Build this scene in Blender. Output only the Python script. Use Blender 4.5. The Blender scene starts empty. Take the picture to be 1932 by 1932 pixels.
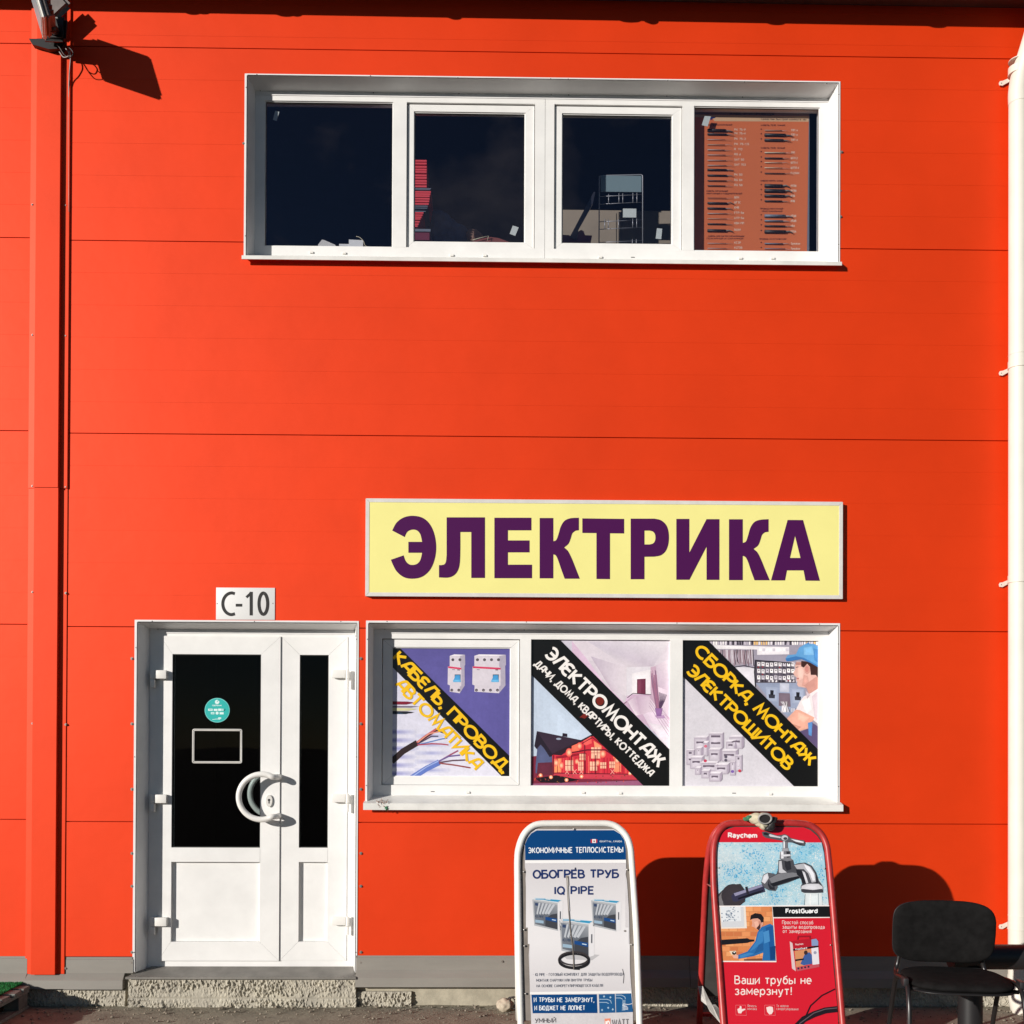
import bpy, bmesh, math, random
from mathutils import Vector, Matrix, noise
random.seed(7)
SC = bpy.context.scene
COL = SC.collection

# ------------------------------------------------------------------ camera
# Measured on the photograph: the facade is the plane y = 0 facing -y, the camera stands 6.6 m in front of it.
F, CX, CY = 2009.0, 966.0, 1394.61          # focal length and principal point on a 1932 px wide frame
YAW, PITCH, ROLL = map(math.radians, (-0.8424, 0.4108, 0.2306))
CAM = Vector((0, -6.6, 1.6))
FW = Vector((-math.sin(YAW)*math.cos(PITCH), math.cos(YAW)*math.cos(PITCH), math.sin(PITCH)))
R0 = Vector((math.cos(YAW), math.sin(YAW), 0)); U0 = R0.cross(FW)
RT = R0*math.cos(ROLL)+U0*math.sin(ROLL); UP = U0*math.cos(ROLL)-R0*math.sin(ROLL)
cd = bpy.data.cameras.new('camera'); cam = bpy.data.objects.new('camera', cd); COL.objects.link(cam)
cd.sensor_width = 36; cd.lens = 36*F/1932; cd.shift_x = 0; cd.shift_y = (CY-966)/1932
cd.clip_start = 0.05; cd.clip_end = 2000
cam.matrix_world = Matrix(((RT.x, UP.x, -FW.x, CAM.x), (RT.y, UP.y, -FW.y, CAM.y), (RT.z, UP.z, -FW.z, CAM.z), (0, 0, 0, 1)))
SC.camera = cam

# ------------------------------------------------------------------ light
SUN = Vector((1.1, 1.0, -0.38)).normalized()      # direction in which the sunlight travels
w = bpy.data.worlds.new('World'); SC.world = w; w.use_nodes = True
nt = w.node_tree; bg = nt.nodes['Background']; bg.inputs[1].default_value = 0.05
sk = nt.nodes.new('ShaderNodeTexSky'); sk.sky_type = 'NISHITA'; sk.sun_disc = False; sk.dust_density = 0.0; sk.air_density = 0.8; sk.ozone_density = 2.0
sk.sun_elevation = math.asin(-SUN.z); sk.sun_rotation = math.atan2(-SUN.x, -SUN.y)
# thin, scattered high cloud over the whole sky
tcn = nt.nodes.new('ShaderNodeTexCoord'); mpn = nt.nodes.new('ShaderNodeMapping'); mpn.inputs['Scale'].default_value = (1, 1, 1.8); mpn.inputs['Location'].default_value = (.35, .1, .2)
nzn = nt.nodes.new('ShaderNodeTexNoise'); nzn.inputs['Scale'].default_value = 5.5; nzn.inputs['Detail'].default_value = 9; nzn.inputs['Roughness'].default_value = .62
rpn = nt.nodes.new('ShaderNodeValToRGB'); rpn.color_ramp.elements[0].position = .54; rpn.color_ramp.elements[1].position = .80; rpn.color_ramp.elements[1].color = (1, 1, 1, 1)
mxn = nt.nodes.new('ShaderNodeMix'); mxn.data_type = 'RGBA'; mxn.inputs['B'].default_value = (7.5, 7.2, 7.0, 1)
nt.links.new(tcn.outputs['Generated'], mpn.inputs[0]); nt.links.new(mpn.outputs[0], nzn.inputs['Vector']); nt.links.new(nzn.outputs[0], rpn.inputs[0])
nt.links.new(rpn.outputs[0], mxn.inputs['Factor']); nt.links.new(sk.outputs[0], mxn.inputs['A']); nt.links.new(mxn.outputs['Result'], bg.inputs[0])
ld = bpy.data.lights.new('sun', 'SUN'); ld.energy = 5.0; ld.angle = math.radians(0.5); ld.color = (1.0, 0.945, 0.875)
lo = bpy.data.objects.new('sun', ld); COL.objects.link(lo); lo.rotation_euler = SUN.to_track_quat('-Z', 'Y').to_euler()
SC.view_settings.view_transform = 'Standard'; SC.view_settings.look = 'None'
SC.view_settings.gamma = 1; SC.view_settings.exposure = 0.0
SC.cycles.max_bounces = 8; SC.cycles.transparent_max_bounces = 12
SC.cycles.caustics_reflective = False; SC.cycles.caustics_refractive = False

# ------------------------------------------------------------------ measuring
def ray(px, py): return FW*F+RT*(px-CX)+UP*(CY-py)
def W(px, py, y=0.0):                              # point of the plane y = const seen at that place of the photograph
    d = ray(px, py); return CAM+d*((y-CAM.y)/d.y)
def WP(px, py, p0, n):                             # the same for any plane
    d = ray(px, py); return CAM+d*((p0-CAM).dot(n)/d.dot(n))
def WZ(px, py, z):
    d = ray(px, py); return CAM+d*((z-CAM.z)/d.z)
def RW(x0, y0, x1, y1, y=0.0):                      # world rectangle x0,x1,z0,z1 from two corners
    a, b = W(x0, y0, y), W(x1, y1, y); return (a.x, b.x, b.z, a.z)

# ------------------------------------------------------------------ materials
def S(r, g, b, k=1.0):
    def f(c):
        c /= 255.0; return (c/12.92 if c <= .04045 else ((c+.055)/1.055)**2.4)*k
    return (f(r), f(g), f(b))
def mat(name, col, rough=.5, metal=0., spec=.5, var=0., vscale=6., bump=0., bscale=20., bdist=.002, coat=0., stretch=(1, 1, 1), col2=None, rvar=0., detail=5.):
    m = bpy.data.materials.new(name); m.use_nodes = True; t = m.node_tree; b = t.nodes['Principled BSDF']
    b.inputs['Roughness'].default_value = rough; b.inputs['Metallic'].default_value = metal
    b.inputs['Specular IOR Level'].default_value = spec; b.inputs['Coat Weight'].default_value = coat
    b.inputs['Base Color'].default_value = (*col, 1)
    ge = t.nodes.new('ShaderNodeNewGeometry')
    mp = t.nodes.new('ShaderNodeMapping'); mp.inputs['Scale'].default_value = stretch
    t.links.new(ge.outputs['Position'], mp.inputs[0])
    if var or col2:
        n = t.nodes.new('ShaderNodeTexNoise'); n.inputs['Scale'].default_value = vscale; n.inputs['Detail'].default_value = detail; n.inputs['Roughness'].default_value = .6
        t.links.new(mp.outputs[0], n.inputs['Vector'])
        r = t.nodes.new('ShaderNodeValToRGB'); r.color_ramp.elements[0].position = .35; r.color_ramp.elements[1].position = .65
        c2 = col2 or tuple(c*(1-var) for c in col); c1 = col if col2 else tuple(min(1, c*(1+var*.6)) for c in col)
        r.color_ramp.elements[0].color = (*c2, 1); r.color_ramp.elements[1].color = (*c1, 1)
        t.links.new(n.outputs[0], r.inputs[0]); t.links.new(r.outputs[0], b.inputs['Base Color'])
        if rvar:
            mr = t.nodes.new('ShaderNodeMapRange'); mr.inputs[3].default_value = rough-rvar; mr.inputs[4].default_value = rough+rvar
            t.links.new(n.outputs[0], mr.inputs[0]); t.links.new(mr.outputs[0], b.inputs['Roughness'])
    if bump:
        n2 = t.nodes.new('ShaderNodeTexNoise'); n2.inputs['Scale'].default_value = bscale; n2.inputs['Detail'].default_value = 4
        t.links.new(mp.outputs[0], n2.inputs['Vector'])
        bp = t.nodes.new('ShaderNodeBump'); bp.inputs['Strength'].default_value = bump; bp.inputs['Distance'].default_value = bdist
        t.links.new(n2.outputs[0], bp.inputs['Height']); t.links.new(bp.outputs[0], b.inputs['Normal'])
    return m
def glass(name, tint, rough=.0, ior=1.5, refl=(.9, .95, 1)):
    m = bpy.data.materials.new(name); m.use_nodes = True; t = m.node_tree; t.nodes.clear()
    o = t.nodes.new('ShaderNodeOutputMaterial'); mx = t.nodes.new('ShaderNodeMixShader'); fr = t.nodes.new('ShaderNodeFresnel'); fr.inputs[0].default_value = ior
    tr = t.nodes.new('ShaderNodeBsdfTransparent'); tr.inputs[0].default_value = (*tint, 1)
    gl = t.nodes.new('ShaderNodeBsdfGlossy'); gl.inputs['Roughness'].default_value = rough; gl.inputs['Color'].default_value = (*refl, 1)
    ge = t.nodes.new('ShaderNodeNewGeometry'); n = t.nodes.new('ShaderNodeTexNoise'); n.inputs['Scale'].default_value = 2.5
    bp = t.nodes.new('ShaderNodeBump'); bp.inputs['Strength'].default_value = .15; bp.inputs['Distance'].default_value = .004
    t.links.new(ge.outputs['Position'], n.inputs['Vector']); t.links.new(n.outputs[0], bp.inputs['Height']); t.links.new(bp.outputs[0], gl.inputs['Normal'])
    mr = t.nodes.new('ShaderNodeMapRange'); mr.inputs[3].default_value = ior; mr.inputs[4].default_value = 1/ior
    t.links.new(ge.outputs['Backfacing'], mr.inputs[0]); t.links.new(mr.outputs[0], fr.inputs[0])
    t.links.new(fr.outputs[0], mx.inputs[0]); t.links.new(tr.outputs[0], mx.inputs[1]); t.links.new(gl.outputs[0], mx.inputs[2]); t.links.new(mx.outputs[0], o.inputs[0])
    return m
def printmat(name, rough=.4, spec=.4, bump=0., mottle=0.):
    m = mat(name, (1, 1, 1), rough, spec=spec, bump=bump, bscale=9, bdist=.003); t = m.node_tree
    a = t.nodes.new('ShaderNodeAttribute'); a.attribute_name = 'Col'
    if mottle:                                        # tonal mottling of a photographic print
        g = t.nodes.new('ShaderNodeNewGeometry'); last = a.outputs['Color']
        for sc_, am in ((14, mottle), (60, mottle*.9), (230, mottle*.8)):
            n = t.nodes.new('ShaderNodeTexNoise'); n.inputs['Scale'].default_value = sc_; n.inputs['Detail'].default_value = 3
            t.links.new(g.outputs['Position'], n.inputs['Vector'])
            r = t.nodes.new('ShaderNodeMapRange'); r.inputs[1].default_value = .3; r.inputs[2].default_value = .7; r.inputs[3].default_value = 1-am; r.inputs[4].default_value = 1+am*.7
            t.links.new(n.outputs[0], r.inputs[0])
            x = t.nodes.new('ShaderNodeVectorMath'); x.operation = 'MULTIPLY'; t.links.new(last, x.inputs[0]); t.links.new(r.outputs[0], x.inputs[1]); last = x.outputs[0]
        t.links.new(last, t.nodes['Principled BSDF'].inputs['Base Color'])
    else: t.links.new(a.outputs['Color'], t.nodes['Principled BSDF'].inputs['Base Color'])
    return m
RED = (.80, .047, .003)
M = dict(
    red=mat('red_painted_steel', RED, .52, metal=.24, spec=.32, var=.05, vscale=1.3, bump=.35, bscale=1.6, bdist=.012, rvar=.05, detail=8),
    redtrim=mat('red_trim_steel', (.78, .048, .004), .54, metal=.18, spec=.3, var=.05, vscale=2, bump=.3, bscale=3, bdist=.006),
    groove=mat('panel_joint', (.30, .014, .006), .7),
    white=mat('white_pvc', (.82, .81, .79), .38, var=.05, vscale=5, rvar=.06),
    whitemetal=mat('white_painted_flashing', (.80, .79, .78), .45, var=.07, vscale=4, bump=.2, bscale=7, bdist=.004, rvar=.08),
    sill=mat('white_sill_steel', (.76, .75, .71), .42, var=.10, vscale=7, bump=.15, bscale=9, bdist=.004),
    gasket=mat('black_gasket', (.015, .015, .015), .6),
    hinge=mat('white_hinge', (.80, .78, .74), .32),
    glass=glass('window_glass', (.90, .91, .935), ior=1.58, refl=(.82, .80, 1)),
    doorglass=glass('door_glass', (.76, .80, .80), ior=1.2, refl=(1, .88, .85)),
    dark=mat('dark_room', (.014, .016, .034), .9, var=.3, vscale=2),
    grey=mat('grey_painted_flashing', (.27, .25, .22), .5, var=.08, vscale=5, bump=.2, bscale=4, bdist=.005, stretch=(.4, 1, 2)),
    plaster=mat('rough_plaster', (.50, .46, .37), .9, var=.35, vscale=7, bump=.6, bscale=120, bdist=.003, col2=(.37, .34, .28)),
    smoothplaster=mat('smooth_plaster', (.42, .38, .29), .85, var=.2, vscale=12, bump=.4, bscale=60, bdist=.003),
    ground=mat('dusty_concrete_ground', (.29, .26, .195), .95, var=.3, vscale=5, bump=.5, bscale=60, bdist=.008, col2=(.21, .185, .14), detail=10),
    darkground=mat('dark_outer_ground', (.055, .053, .05), .9, var=.3, vscale=1.5, bump=.4, bscale=80),
    grit=mat('grit', (.26, .22, .17), .9, var=.4, vscale=30),
    slab=mat('grey_threshold_tile', (.20, .185, .165), .6, var=.2, vscale=9, bump=.2, bscale=40),
    eave=mat('brown_eave_steel', (.10, .055, .045), .6, var=.2, vscale=5),
    steel=mat('galvanised_steel', (.55, .53, .50), .35, metal=.8),
    blackmetal=mat('black_metal', (.015, .014, .014), .4),
    screw=mat('screw_zinc', (.40, .36, .32), .35, metal=.7),
    darkscrew=mat('dark_rivet', (.10, .085, .07), .5, metal=.3),
    pipe=mat('cream_downpipe_steel', (.74, .70, .61), .5, var=.04, vscale=6, bump=.15, bscale=8, bdist=.003),
    signframe=mat('sign_aluminium_frame', (.70, .68, .64), .4, metal=0., var=.08, vscale=12),
    signface=mat('yellow_sign_face', S(243, 235, 148, .98), .5, spec=.35, var=.03, vscale=3),
    purple=mat('purple_vinyl', S(78, 20, 82, .9), .6, spec=.12),
    plate=mat('white_number_plate', (.78, .775, .76), .4),
    ink=mat('black_vinyl', (.02, .018, .016), .4),
    print=printmat('poster_print', .42, .35),
    gloss=printmat('laminated_print', .30, .5, .25),
    photo=printmat('photographic_print', .38, .4, mottle=.055),
    film=printmat('creased_film_print', .30, .5, .6, mottle=.05),
    darkprint=printmat('board_print', .6, .2),
    whitetube=mat('white_powder_coat_tube', (.82, .81, .76), .32, var=.05, vscale=20),
    redtube=mat('red_powder_coat_tube', (.42, .030, .028), .40, var=.18, vscale=25),
    boardback=mat('grey_board_back', (.22, .19, .165), .7, var=.15, vscale=12),
    blackboard=mat('black_board_back', (.05, .048, .045), .7, var=.2, vscale=12),
    fabric=mat('black_chair_fabric', (.011, .0105, .0105), .95, spec=.08, var=.3, vscale=22, bump=.4, bscale=300, bdist=.001),
    chairplastic=mat('black_plastic', (.018, .017, .018), .42),
    chairtube=mat('black_chair_tube', (.016, .014, .014), .3),
    wood=mat('weathered_pallet_wood', (.19, .20, .18), .85, var=.35, vscale=9, stretch=(1, 8, 8), bump=.4, bscale=30),
    woodd=mat('grey_pallet_block', (.14, .145, .13), .9, var=.3, vscale=14, bump=.3, bscale=40),
    turf=mat('green_turf_backing', (.012, .14, .03), .9, var=.3, vscale=60),
    turfblade=mat('green_turf_blades', (.018, .23, .05), .8, var=.4, vscale=40),
    cloth=mat('cream_canvas', (.62, .56, .40), .9, var=.12, vscale=30, bump=.4, bscale=70, bdist=.003),
    blackcloth=mat('black_rubber_cloth', (.02, .018, .018), .5),
    greencloth=mat('green_knit', (.05, .20, .10), .9, var=.3, vscale=60),
    lampbody=mat('grey_lamp_housing', (.20, .17, .16), .5, metal=.2, var=.2, vscale=20),
    lampface=mat('light_lamp_bezel', (.62, .60, .55), .35, var=.1, vscale=20),
    cable=mat('black_cable', (.02, .018, .018), .5),
    greycable=mat('grey_cable', (.35, .33, .31), .5),
    plastic=mat('clear_torn_film', (.55, .53, .50), .3, var=.2, vscale=20),
    redfolder=mat('red_folder', (.80, .07, .09), .5), darkfolder=mat('slate_folder', (.16, .19, .24), .5),
    bluecloth=mat('blue_jacket_cloth', (.012, .07, .19), .9, var=.3, vscale=20),
    skin=mat('brown_leather', (.30, .17, .12), .7),
    box=mat('maroon_box', (.25, .06, .05), .6, var=.2, vscale=10),
    beige=mat('beige_cupboard', (.33, .27, .20), .7, var=.08, vscale=5),
    paper=mat('white_sticker_paper', (.62, .66, .62), .6), chrome=mat('chrome_wire', (.42, .42, .44), .4, metal=.4),
    screenblue=mat('pale_blue_sign_panel', (.20, .28, .30), .5),
    tablet=mat('dark_slab', (.03, .03, .04), .3), maroon=mat('maroon_case', (.16, .02, .05), .5),
    stone=mat('pale_stone', (.50, .43, .33), .9, var=.2, vscale=30, bump=.4, bscale=60),
)

# ------------------------------------------------------------------ building blocks
def off(parent):
    v = Vector((0, 0, 0))
    while parent is not None: v += parent.location; parent = parent.parent
    return v
def link(o, parent=None):
    COL.objects.link(o)
    if parent is not None: o.parent = parent
    return o
def tag(o, label=None, cat=None, group=None, kind=None):
    if label: o['label'] = label
    if cat: o['category'] = cat
    if group: o['group'] = group
    if kind: o['kind'] = kind
    return o
def thing(name, label, cat, loc=(0, 0, 0), group=None):
    o = bpy.data.objects.new(name, None); o.empty_display_size = .1; COL.objects.link(o); o.location = loc
    return tag(o, label, cat, group)
def node(name, loc, parent):
    o = bpy.data.objects.new(name, None); o.empty_display_size = .05; COL.objects.link(o); o.location = Vector(loc)-off(parent); o.parent = parent
    return o
def obj(name, bm, m, parent=None, smooth=False, kind=None, loc=None, auto=None):
    me = bpy.data.meshes.new(name)
    o0 = off(parent)
    org = Vector(loc) if loc is not None else o0
    for v in bm.verts: v.co -= org
    bm.normal_update(); bm.to_mesh(me); bm.free()
    if smooth:
        for p in me.polygons: p.use_smooth = True
    if auto is not None:
        for p in me.polygons: p.use_smooth = True
        me.set_sharp_from_angle(angle=math.radians(auto))
    me.materials.append(M[m] if isinstance(m, str) else m)
    o = bpy.data.objects.new(name, me); link(o, parent)
    o.location = org-o0
    if kind: o['kind'] = kind
    return o
def inst(o, loc, parent, name=None):                # a further copy of a piece, sharing its mesh
    c = o.copy(); COL.objects.link(c); c.parent = parent; c.location = Vector(loc)-off(parent); return c
def box(bm, x0, x1, y0, y1, z0, z1, bev=0):
    g = bmesh.ops.create_cube(bm, size=1)
    vs = g['verts']
    for v in vs: v.co = Vector(((x0+x1)/2+v.co.x*(x1-x0), (y0+y1)/2+v.co.y*(y1-y0), (z0+z1)/2+v.co.z*(z1-z0)))
    if bev: bmesh.ops.bevel(bm, geom=list({e for v in vs for e in v.link_edges}), offset=bev, segments=2, affect='EDGES', profile=.6)
    return vs
def bx(name, x0, x1, y0, y1, z0, z1, m, parent=None, bev=0, **k):
    bm = bmesh.new(); box(bm, x0, x1, y0, y1, z0, z1, bev); return obj(name, bm, m, parent, auto=35 if bev else None, **k)
def cells(bm, outer, holes, y0, y1):                 # a slab with rectangular openings, as butted boxes
    X0, X1, Z0, Z1 = outer
    hs = [h for h in holes if h[0] < X1 and h[1] > X0 and h[2] < Z1 and h[3] > Z0]
    zs = sorted({Z0, Z1, *[min(max(v, Z0), Z1) for h in hs for v in h[2:]]})
    for a, b in zip(zs, zs[1:]):
        c = (a+b)/2; spans = [(X0, X1)]
        for h in hs:
            if h[2] < c < h[3]:
                ns = []
                for s, e in spans:
                    if h[1] <= s or h[0] >= e: ns.append((s, e)); continue
                    if h[0] > s: ns.append((s, h[0]))
                    if h[1] < e: ns.append((h[1], e))
                spans = ns
        for s, e in spans: box(bm, s, e, y0, y1, a, b)
def prism(bm, pts, axis, a, b):                      # extrude a 2D outline along an axis
    n = len(pts)
    def P(p, t): return {'x': (t, p[0], p[1]), 'y': (p[0], t, p[1]), 'z': (p[0], p[1], t)}[axis]
    va = [bm.verts.new(P(p, a)) for p in pts]; vb = [bm.verts.new(P(p, b)) for p in pts]
    bm.faces.new(va); bm.faces.new(vb[::-1])
    for i in range(n): bm.faces.new((va[i], vb[i], vb[(i+1) % n], va[(i+1) % n]))
    bmesh.ops.recalc_face_normals(bm, faces=bm.faces[:])
def tube(bm, pts, r, seg=12, cap=True, closed=False):  # sweep a circle along points
    pts = [Vector(p) for p in pts]; n = len(pts); rings = []
    prev = None
    for i, p in enumerate(pts):
        if closed: d = pts[(i+1) % n]-pts[i-1]
        else: d = pts[min(i+1, n-1)]-pts[max(i-1, 0)]
        d.normalize()
        if prev is None: u = d.orthogonal().normalized()
        else:
            u = prev-d*prev.dot(d); u.normalize()
        prev = u; v = d.cross(u); rr = r[i] if isinstance(r, (list, tuple)) else r
        rings.append([bm.verts.new(p+u*math.cos(2*math.pi*k/seg)*rr+v*math.sin(2*math.pi*k/seg)*rr) for k in range(seg)])
    m = n if closed else n-1
    for i in range(m):
        A, B = rings[i], rings[(i+1) % n]
        for k in range(seg):
            bm.faces.new((A[k], A[(k+1) % seg], B[(k+1) % seg], B[k]))
    if cap and not closed: bm.faces.new(rings[0][::-1]); bm.faces.new(rings[-1])
def cyl(bm, p, q, r, seg=12): tube(bm, [p, q], r, seg)
def arcpts(c, r, a0, a1, n):
    return [(c[0]+r*math.cos(math.radians(a0+(a1-a0)*i/n)), c[1]+r*math.sin(math.radians(a0+(a1-a0)*i/n))) for i in range(n+1)]
def smooth(pts, n=6):                                # Catmull-Rom through points
    P = [Vector(p) for p in pts]; P = [P[0]*2-P[1]]+P+[P[-1]*2-P[-2]]; out = []
    for i in range(1, len(P)-2):
        for k in range(n):
            t = k/n; a, b, c, d = P[i-1:i+3]
            out.append(.5*((2*b)+(c-a)*t+(2*a-5*b+4*c-d)*t*t+(3*b-a-3*c+d)*t**3))
    out.append(P[-2]); return out

# ------------------------------------------------------------------ lettering: a stroke alphabet and flat print
G = {
 'А': (.70, "0,0 .35,1 .70,0|.11,.32 .59,.32"), 'Б': (.58, ".53,1 0,1 0,0 .3,0 @.3,.29,.28,.29,-90,90 0,.58"),
 'В': (.58, "0,0 0,1 .26,1 @.26,.76,.24,.24,90,-90 .08,.52|.04,0 .3,0 @.3,.26,.28,.26,-90,90 .1,.52"), 'Г': (.5, "0,0 0,1 .5,1"),
 'Д': (.76, "0,-.2 0,0 .76,0 .76,-.2|.12,0 .22,.55 .25,1 .62,1 .62,0"), 'Е': (.52, ".52,1 0,1 0,0 .52,0|0,.52 .46,.52"),
 'Ж': (.98, ".49,0 .49,1|.04,1 .30,.53 .0,0|.94,1 .68,.53 .98,0|.28,.53 .70,.53"), 'З': (.56, "0,.88 @.27,.76,.25,.24,120,-90 .15,.52|.2,.52 @.27,.26,.28,.26,90,-120 0,.1"),
 'И': (.62, "0,1 0,0 .62,1 .62,0"), 'Й': (.62, "0,1 0,0 .62,1 .62,0|.18,1.26 .31,1.14 .44,1.26"), 'К': (.6, "0,0 0,1|.58,1 .2,.53 .60,0|0,.53 .2,.53"),
 'Л': (.64, "0,.03 .12,.08 .2,.5 .22,1 .64,1 .64,0"), 'М': (.80, "0,0 0,1 .40,.3 .80,1 .80,0"), 'Н': (.60, "0,0 0,1|.6,0 .6,1|0,.5 .6,.5"),
 'О': (.72, "@.36,.5,.36,.5,90,450"), 'П': (.6, "0,0 0,1 .6,1 .6,0"), 'Р': (.56, "0,0 0,1 .28,1 @.28,.73,.27,.27,90,-90 0,.46"),
 'С': (.62, "@.36,.5,.36,.5,50,310"), 'Т': (.6, "0,1 .6,1|.3,1 .3,0"), 'У': (.6, "0,1 .32,.35|.6,1 .25,.08 .06,0"), 'Х': (.62, "0,0 .62,1|0,1 .62,0"),
 'Ц': (.68, "0,1 0,0 .68,0 .68,-.2|.58,0 .58,1"), 'Ч': (.55, "0,1 0,.6 .12,.42 .55,.42|.55,1 .55,0"), 'Ш': (.8, "0,1 0,0 .8,0 .8,1|.4,0 .4,1"),
 'Щ': (.88, "0,1 0,0 .88,0 .88,-.2|.39,0 .39,1|.78,0 .78,1"), 'Ы': (.80, "0,1 0,0 .24,0 @.24,.29,.25,.29,-90,90 0,.58|.79,0 .79,1"),
 'Ь': (.54, "0,1 0,0 .27,0 @.27,.29,.27,.29,-90,90 0,.58"), 'Э': (.62, "@.26,.5,.36,.5,130,-130|.14,.5 .6,.5"),
 'Ю': (.9, "0,0 0,1|0,.5 .2,.5|@.55,.5,.34,.5,90,450"), 'Я': (.56, ".56,0 .56,1 .28,1 @.28,.73,.27,.27,90,270 .56,.46|.3,.46 0,0"),
 'I': (.04, ".02,0 .02,1"), 'Q': (.72, "@.36,.5,.36,.5,90,450|.45,.22 .74,-.08"), 'W': (.95, "0,1 .23,0 .475,.92 .72,0 .95,1"),
 'D': (.62, "0,0 0,1 .25,1 @.25,.5,.37,.5,90,-90 0,0"), 'F': (.5, ".52,1 0,1 0,0|0,.52 .44,.52"), 'G': (.7, "@.36,.5,.36,.5,45,320 .68,.48 .38,.48"), 'N': (.62, "0,0 0,1 .62,0 .62,1"),
 'R': (.58, "0,0 0,1 .28,1 @.28,.73,.27,.27,90,-90 0,.46|.28,.46 .58,0"), 'S': (.56, "@.28,.75,.26,.24,30,270 @.28,.26,.27,.26,90,-150"), 'U': (.6, "0,1 0,.3 @.3,.3,.3,.3,180,360 .6,1"), 'L': (.5, "0,1 0,0 .5,0"),
 '0': (.56, "@.28,.5,.28,.5,90,450"), '1': (.3, "0,.78 .26,1 .26,0"), '2': (.54, "@.27,.73,.26,.27,170,-30 0,0 .54,0"), '3': (.54, "@.26,.76,.25,.24,150,-80 .24,.52|@.26,.26,.28,.26,80,-150"),
 '4': (.58, ".42,0 .42,1 0,.3 .58,.3"), '5': (.54, ".5,1 .06,1 .03,.55 @.27,.32,.27,.32,110,-150"), '6': (.54, ".45,1 .1,.5 @.27,.3,.27,.3,150,510"), '7': (.5, "0,1 .5,1 .15,0"), '8': (.54, "@.27,.75,.23,.24,90,450|@.27,.26,.27,.26,90,450"), '9': (.54, ".1,0 .45,.5 @.27,.7,.27,.3,-30,330"),
 ',': (.1, ".1,.1 .0,-.2"), '.': (.08, ".04,0 .04,.13"), '!': (.1, ".05,1 .05,.3|.05,.13 .05,0"), '-': (.34, "0,.42 .34,.42"), ' ': (.28, ""), '/': (.4, "0,0 .4,1"), '*': (.12, ".0,.5 .12,.5"),
 'а': (.46, ".04,.62 .2,.7 .40,.6 .44,.45 .44,0|.44,.4 @.22,.2,.2,.2,90,270 .44,.1"), 'б': (.5, ".46,1 .1,.8 .02,.4 @.26,.32,.25,.32,180,540"), 'в': (.46, "0,0 0,.7 .22,.7 @.22,.53,.17,.17,90,-90 .08,.36|.04,0 .24,0 @.24,.18,.2,.18,-90,90 .1,.36"),
 'г': (.36, "0,0 0,.7 .36,.7"), 'д': (.56, "0,-.17 0,0 .56,0 .56,-.17|.1,0 .18,.7 .46,.7 .46,0"), 'е': (.5, "0,.36 .48,.36 @.25,.35,.24,.35,0,310"), 'ж': (.76, ".38,0 .38,.7|.02,.7 .22,.36 0,0|.74,.7 .54,.36 .76,0|.22,.36 .54,.36"), 'з': (.42, "0,.62 @.2,.53,.18,.17,110,-90|@.2,.18,.21,.18,90,-120 0,.08"),
 'и': (.48, "0,.7 0,0 .48,.7 .48,0"), 'й': (.48, "0,.7 0,0 .48,.7 .48,0|.12,.96 .24,.86 .36,.96"), 'к': (.46, "0,0 0,.7|.44,.7 .14,.36 .46,0|0,.36 .14,.36"), 'л': (.48, "0,.02 .1,.1 .15,.7 .48,.7 .48,0"), 'м': (.58, "0,0 0,.7 .29,.2 .58,.7 .58,0"),
 'н': (.46, "0,0 0,.7|.46,0 .46,.7|0,.36 .46,.36"), 'о': (.52, "@.26,.35,.26,.35,90,450"), 'п': (.46, "0,0 0,.7 .46,.7 .46,0"), 'р': (.5, "0,-.3 0,.7|@.25,.35,.24,.34,160,-160"), 'с': (.46, "@.26,.35,.26,.35,50,310"), 'т': (.46, "0,.7 .46,.7|.23,.7 .23,0"),
 'у': (.48, "0,.7 .25,.0|.48,.7 .2,-.2 .02,-.28"), 'ч': (.44, "0,.7 0,.4 .1,.28 .44,.28|.44,.7 .44,0"), 'ш': (.68, "0,.7 0,0 .68,0 .68,.7|.34,0 .34,.7"), 'щ': (.74, "0,.7 0,0 .74,0 .74,-.16|.33,0 .33,.7|.66,0 .66,.7"), 'ы': (.66, "0,.7 0,0 .2,0 @.2,.2,.2,.2,-90,90 0,.4|.65,0 .65,.7"), 'ь': (.44, "0,.7 0,0 .22,0 @.22,.2,.2,.2,-90,90 0,.4"), 'я': (.44, ".44,0 .44,.7 .22,.7 @.22,.52,.2,.18,90,270 .44,.34|.24,.34 0,0"), 'я ': (.1, ""),
 'y': (.48, "0,.7 .25,.0|.48,.7 .2,-.2 .02,-.28"), 'c': (.46, "@.26,.35,.26,.35,50,310"), 'h': (.46, "0,0 0,1|0,.4 @.23,.45,.22,.25,170,0 .46,0"), 'm': (.74, "0,0 0,.7|0,.45 @.19,.5,.18,.2,170,0 .37,0|.37,.45 @.56,.5,.18,.2,170,0 .74,0"), 'r': (.3, "0,0 0,.7|0,.45 .12,.62 .3,.68"), 's': (.42, "@.21,.53,.18,.17,40,270 @.21,.18,.2,.18,90,-140"), 't': (.3, ".12,1 .12,.1 .3,0|0,.7 .3,.7"), 'u': (.46, "0,.7 0,.22 @.23,.22,.23,.22,180,360 .46,.7|.46,.3 .46,0"), 'd': (.5, ".48,0 .48,1|@.24,.35,.24,.34,20,340"), 'n': (.46, "0,0 0,.7|0,.4 @.23,.45,.22,.25,170,0 .46,0"), 'p': (.5, "0,-.3 0,.7|@.25,.35,.24,.34,160,-160"), 'k': (.46, "0,0 0,1|.44,.7 .14,.36 .46,0|0,.36 .14,.36"), 'i': (.04, ".02,0 .02,.7|.02,.85 .02,.97"),
}
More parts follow.
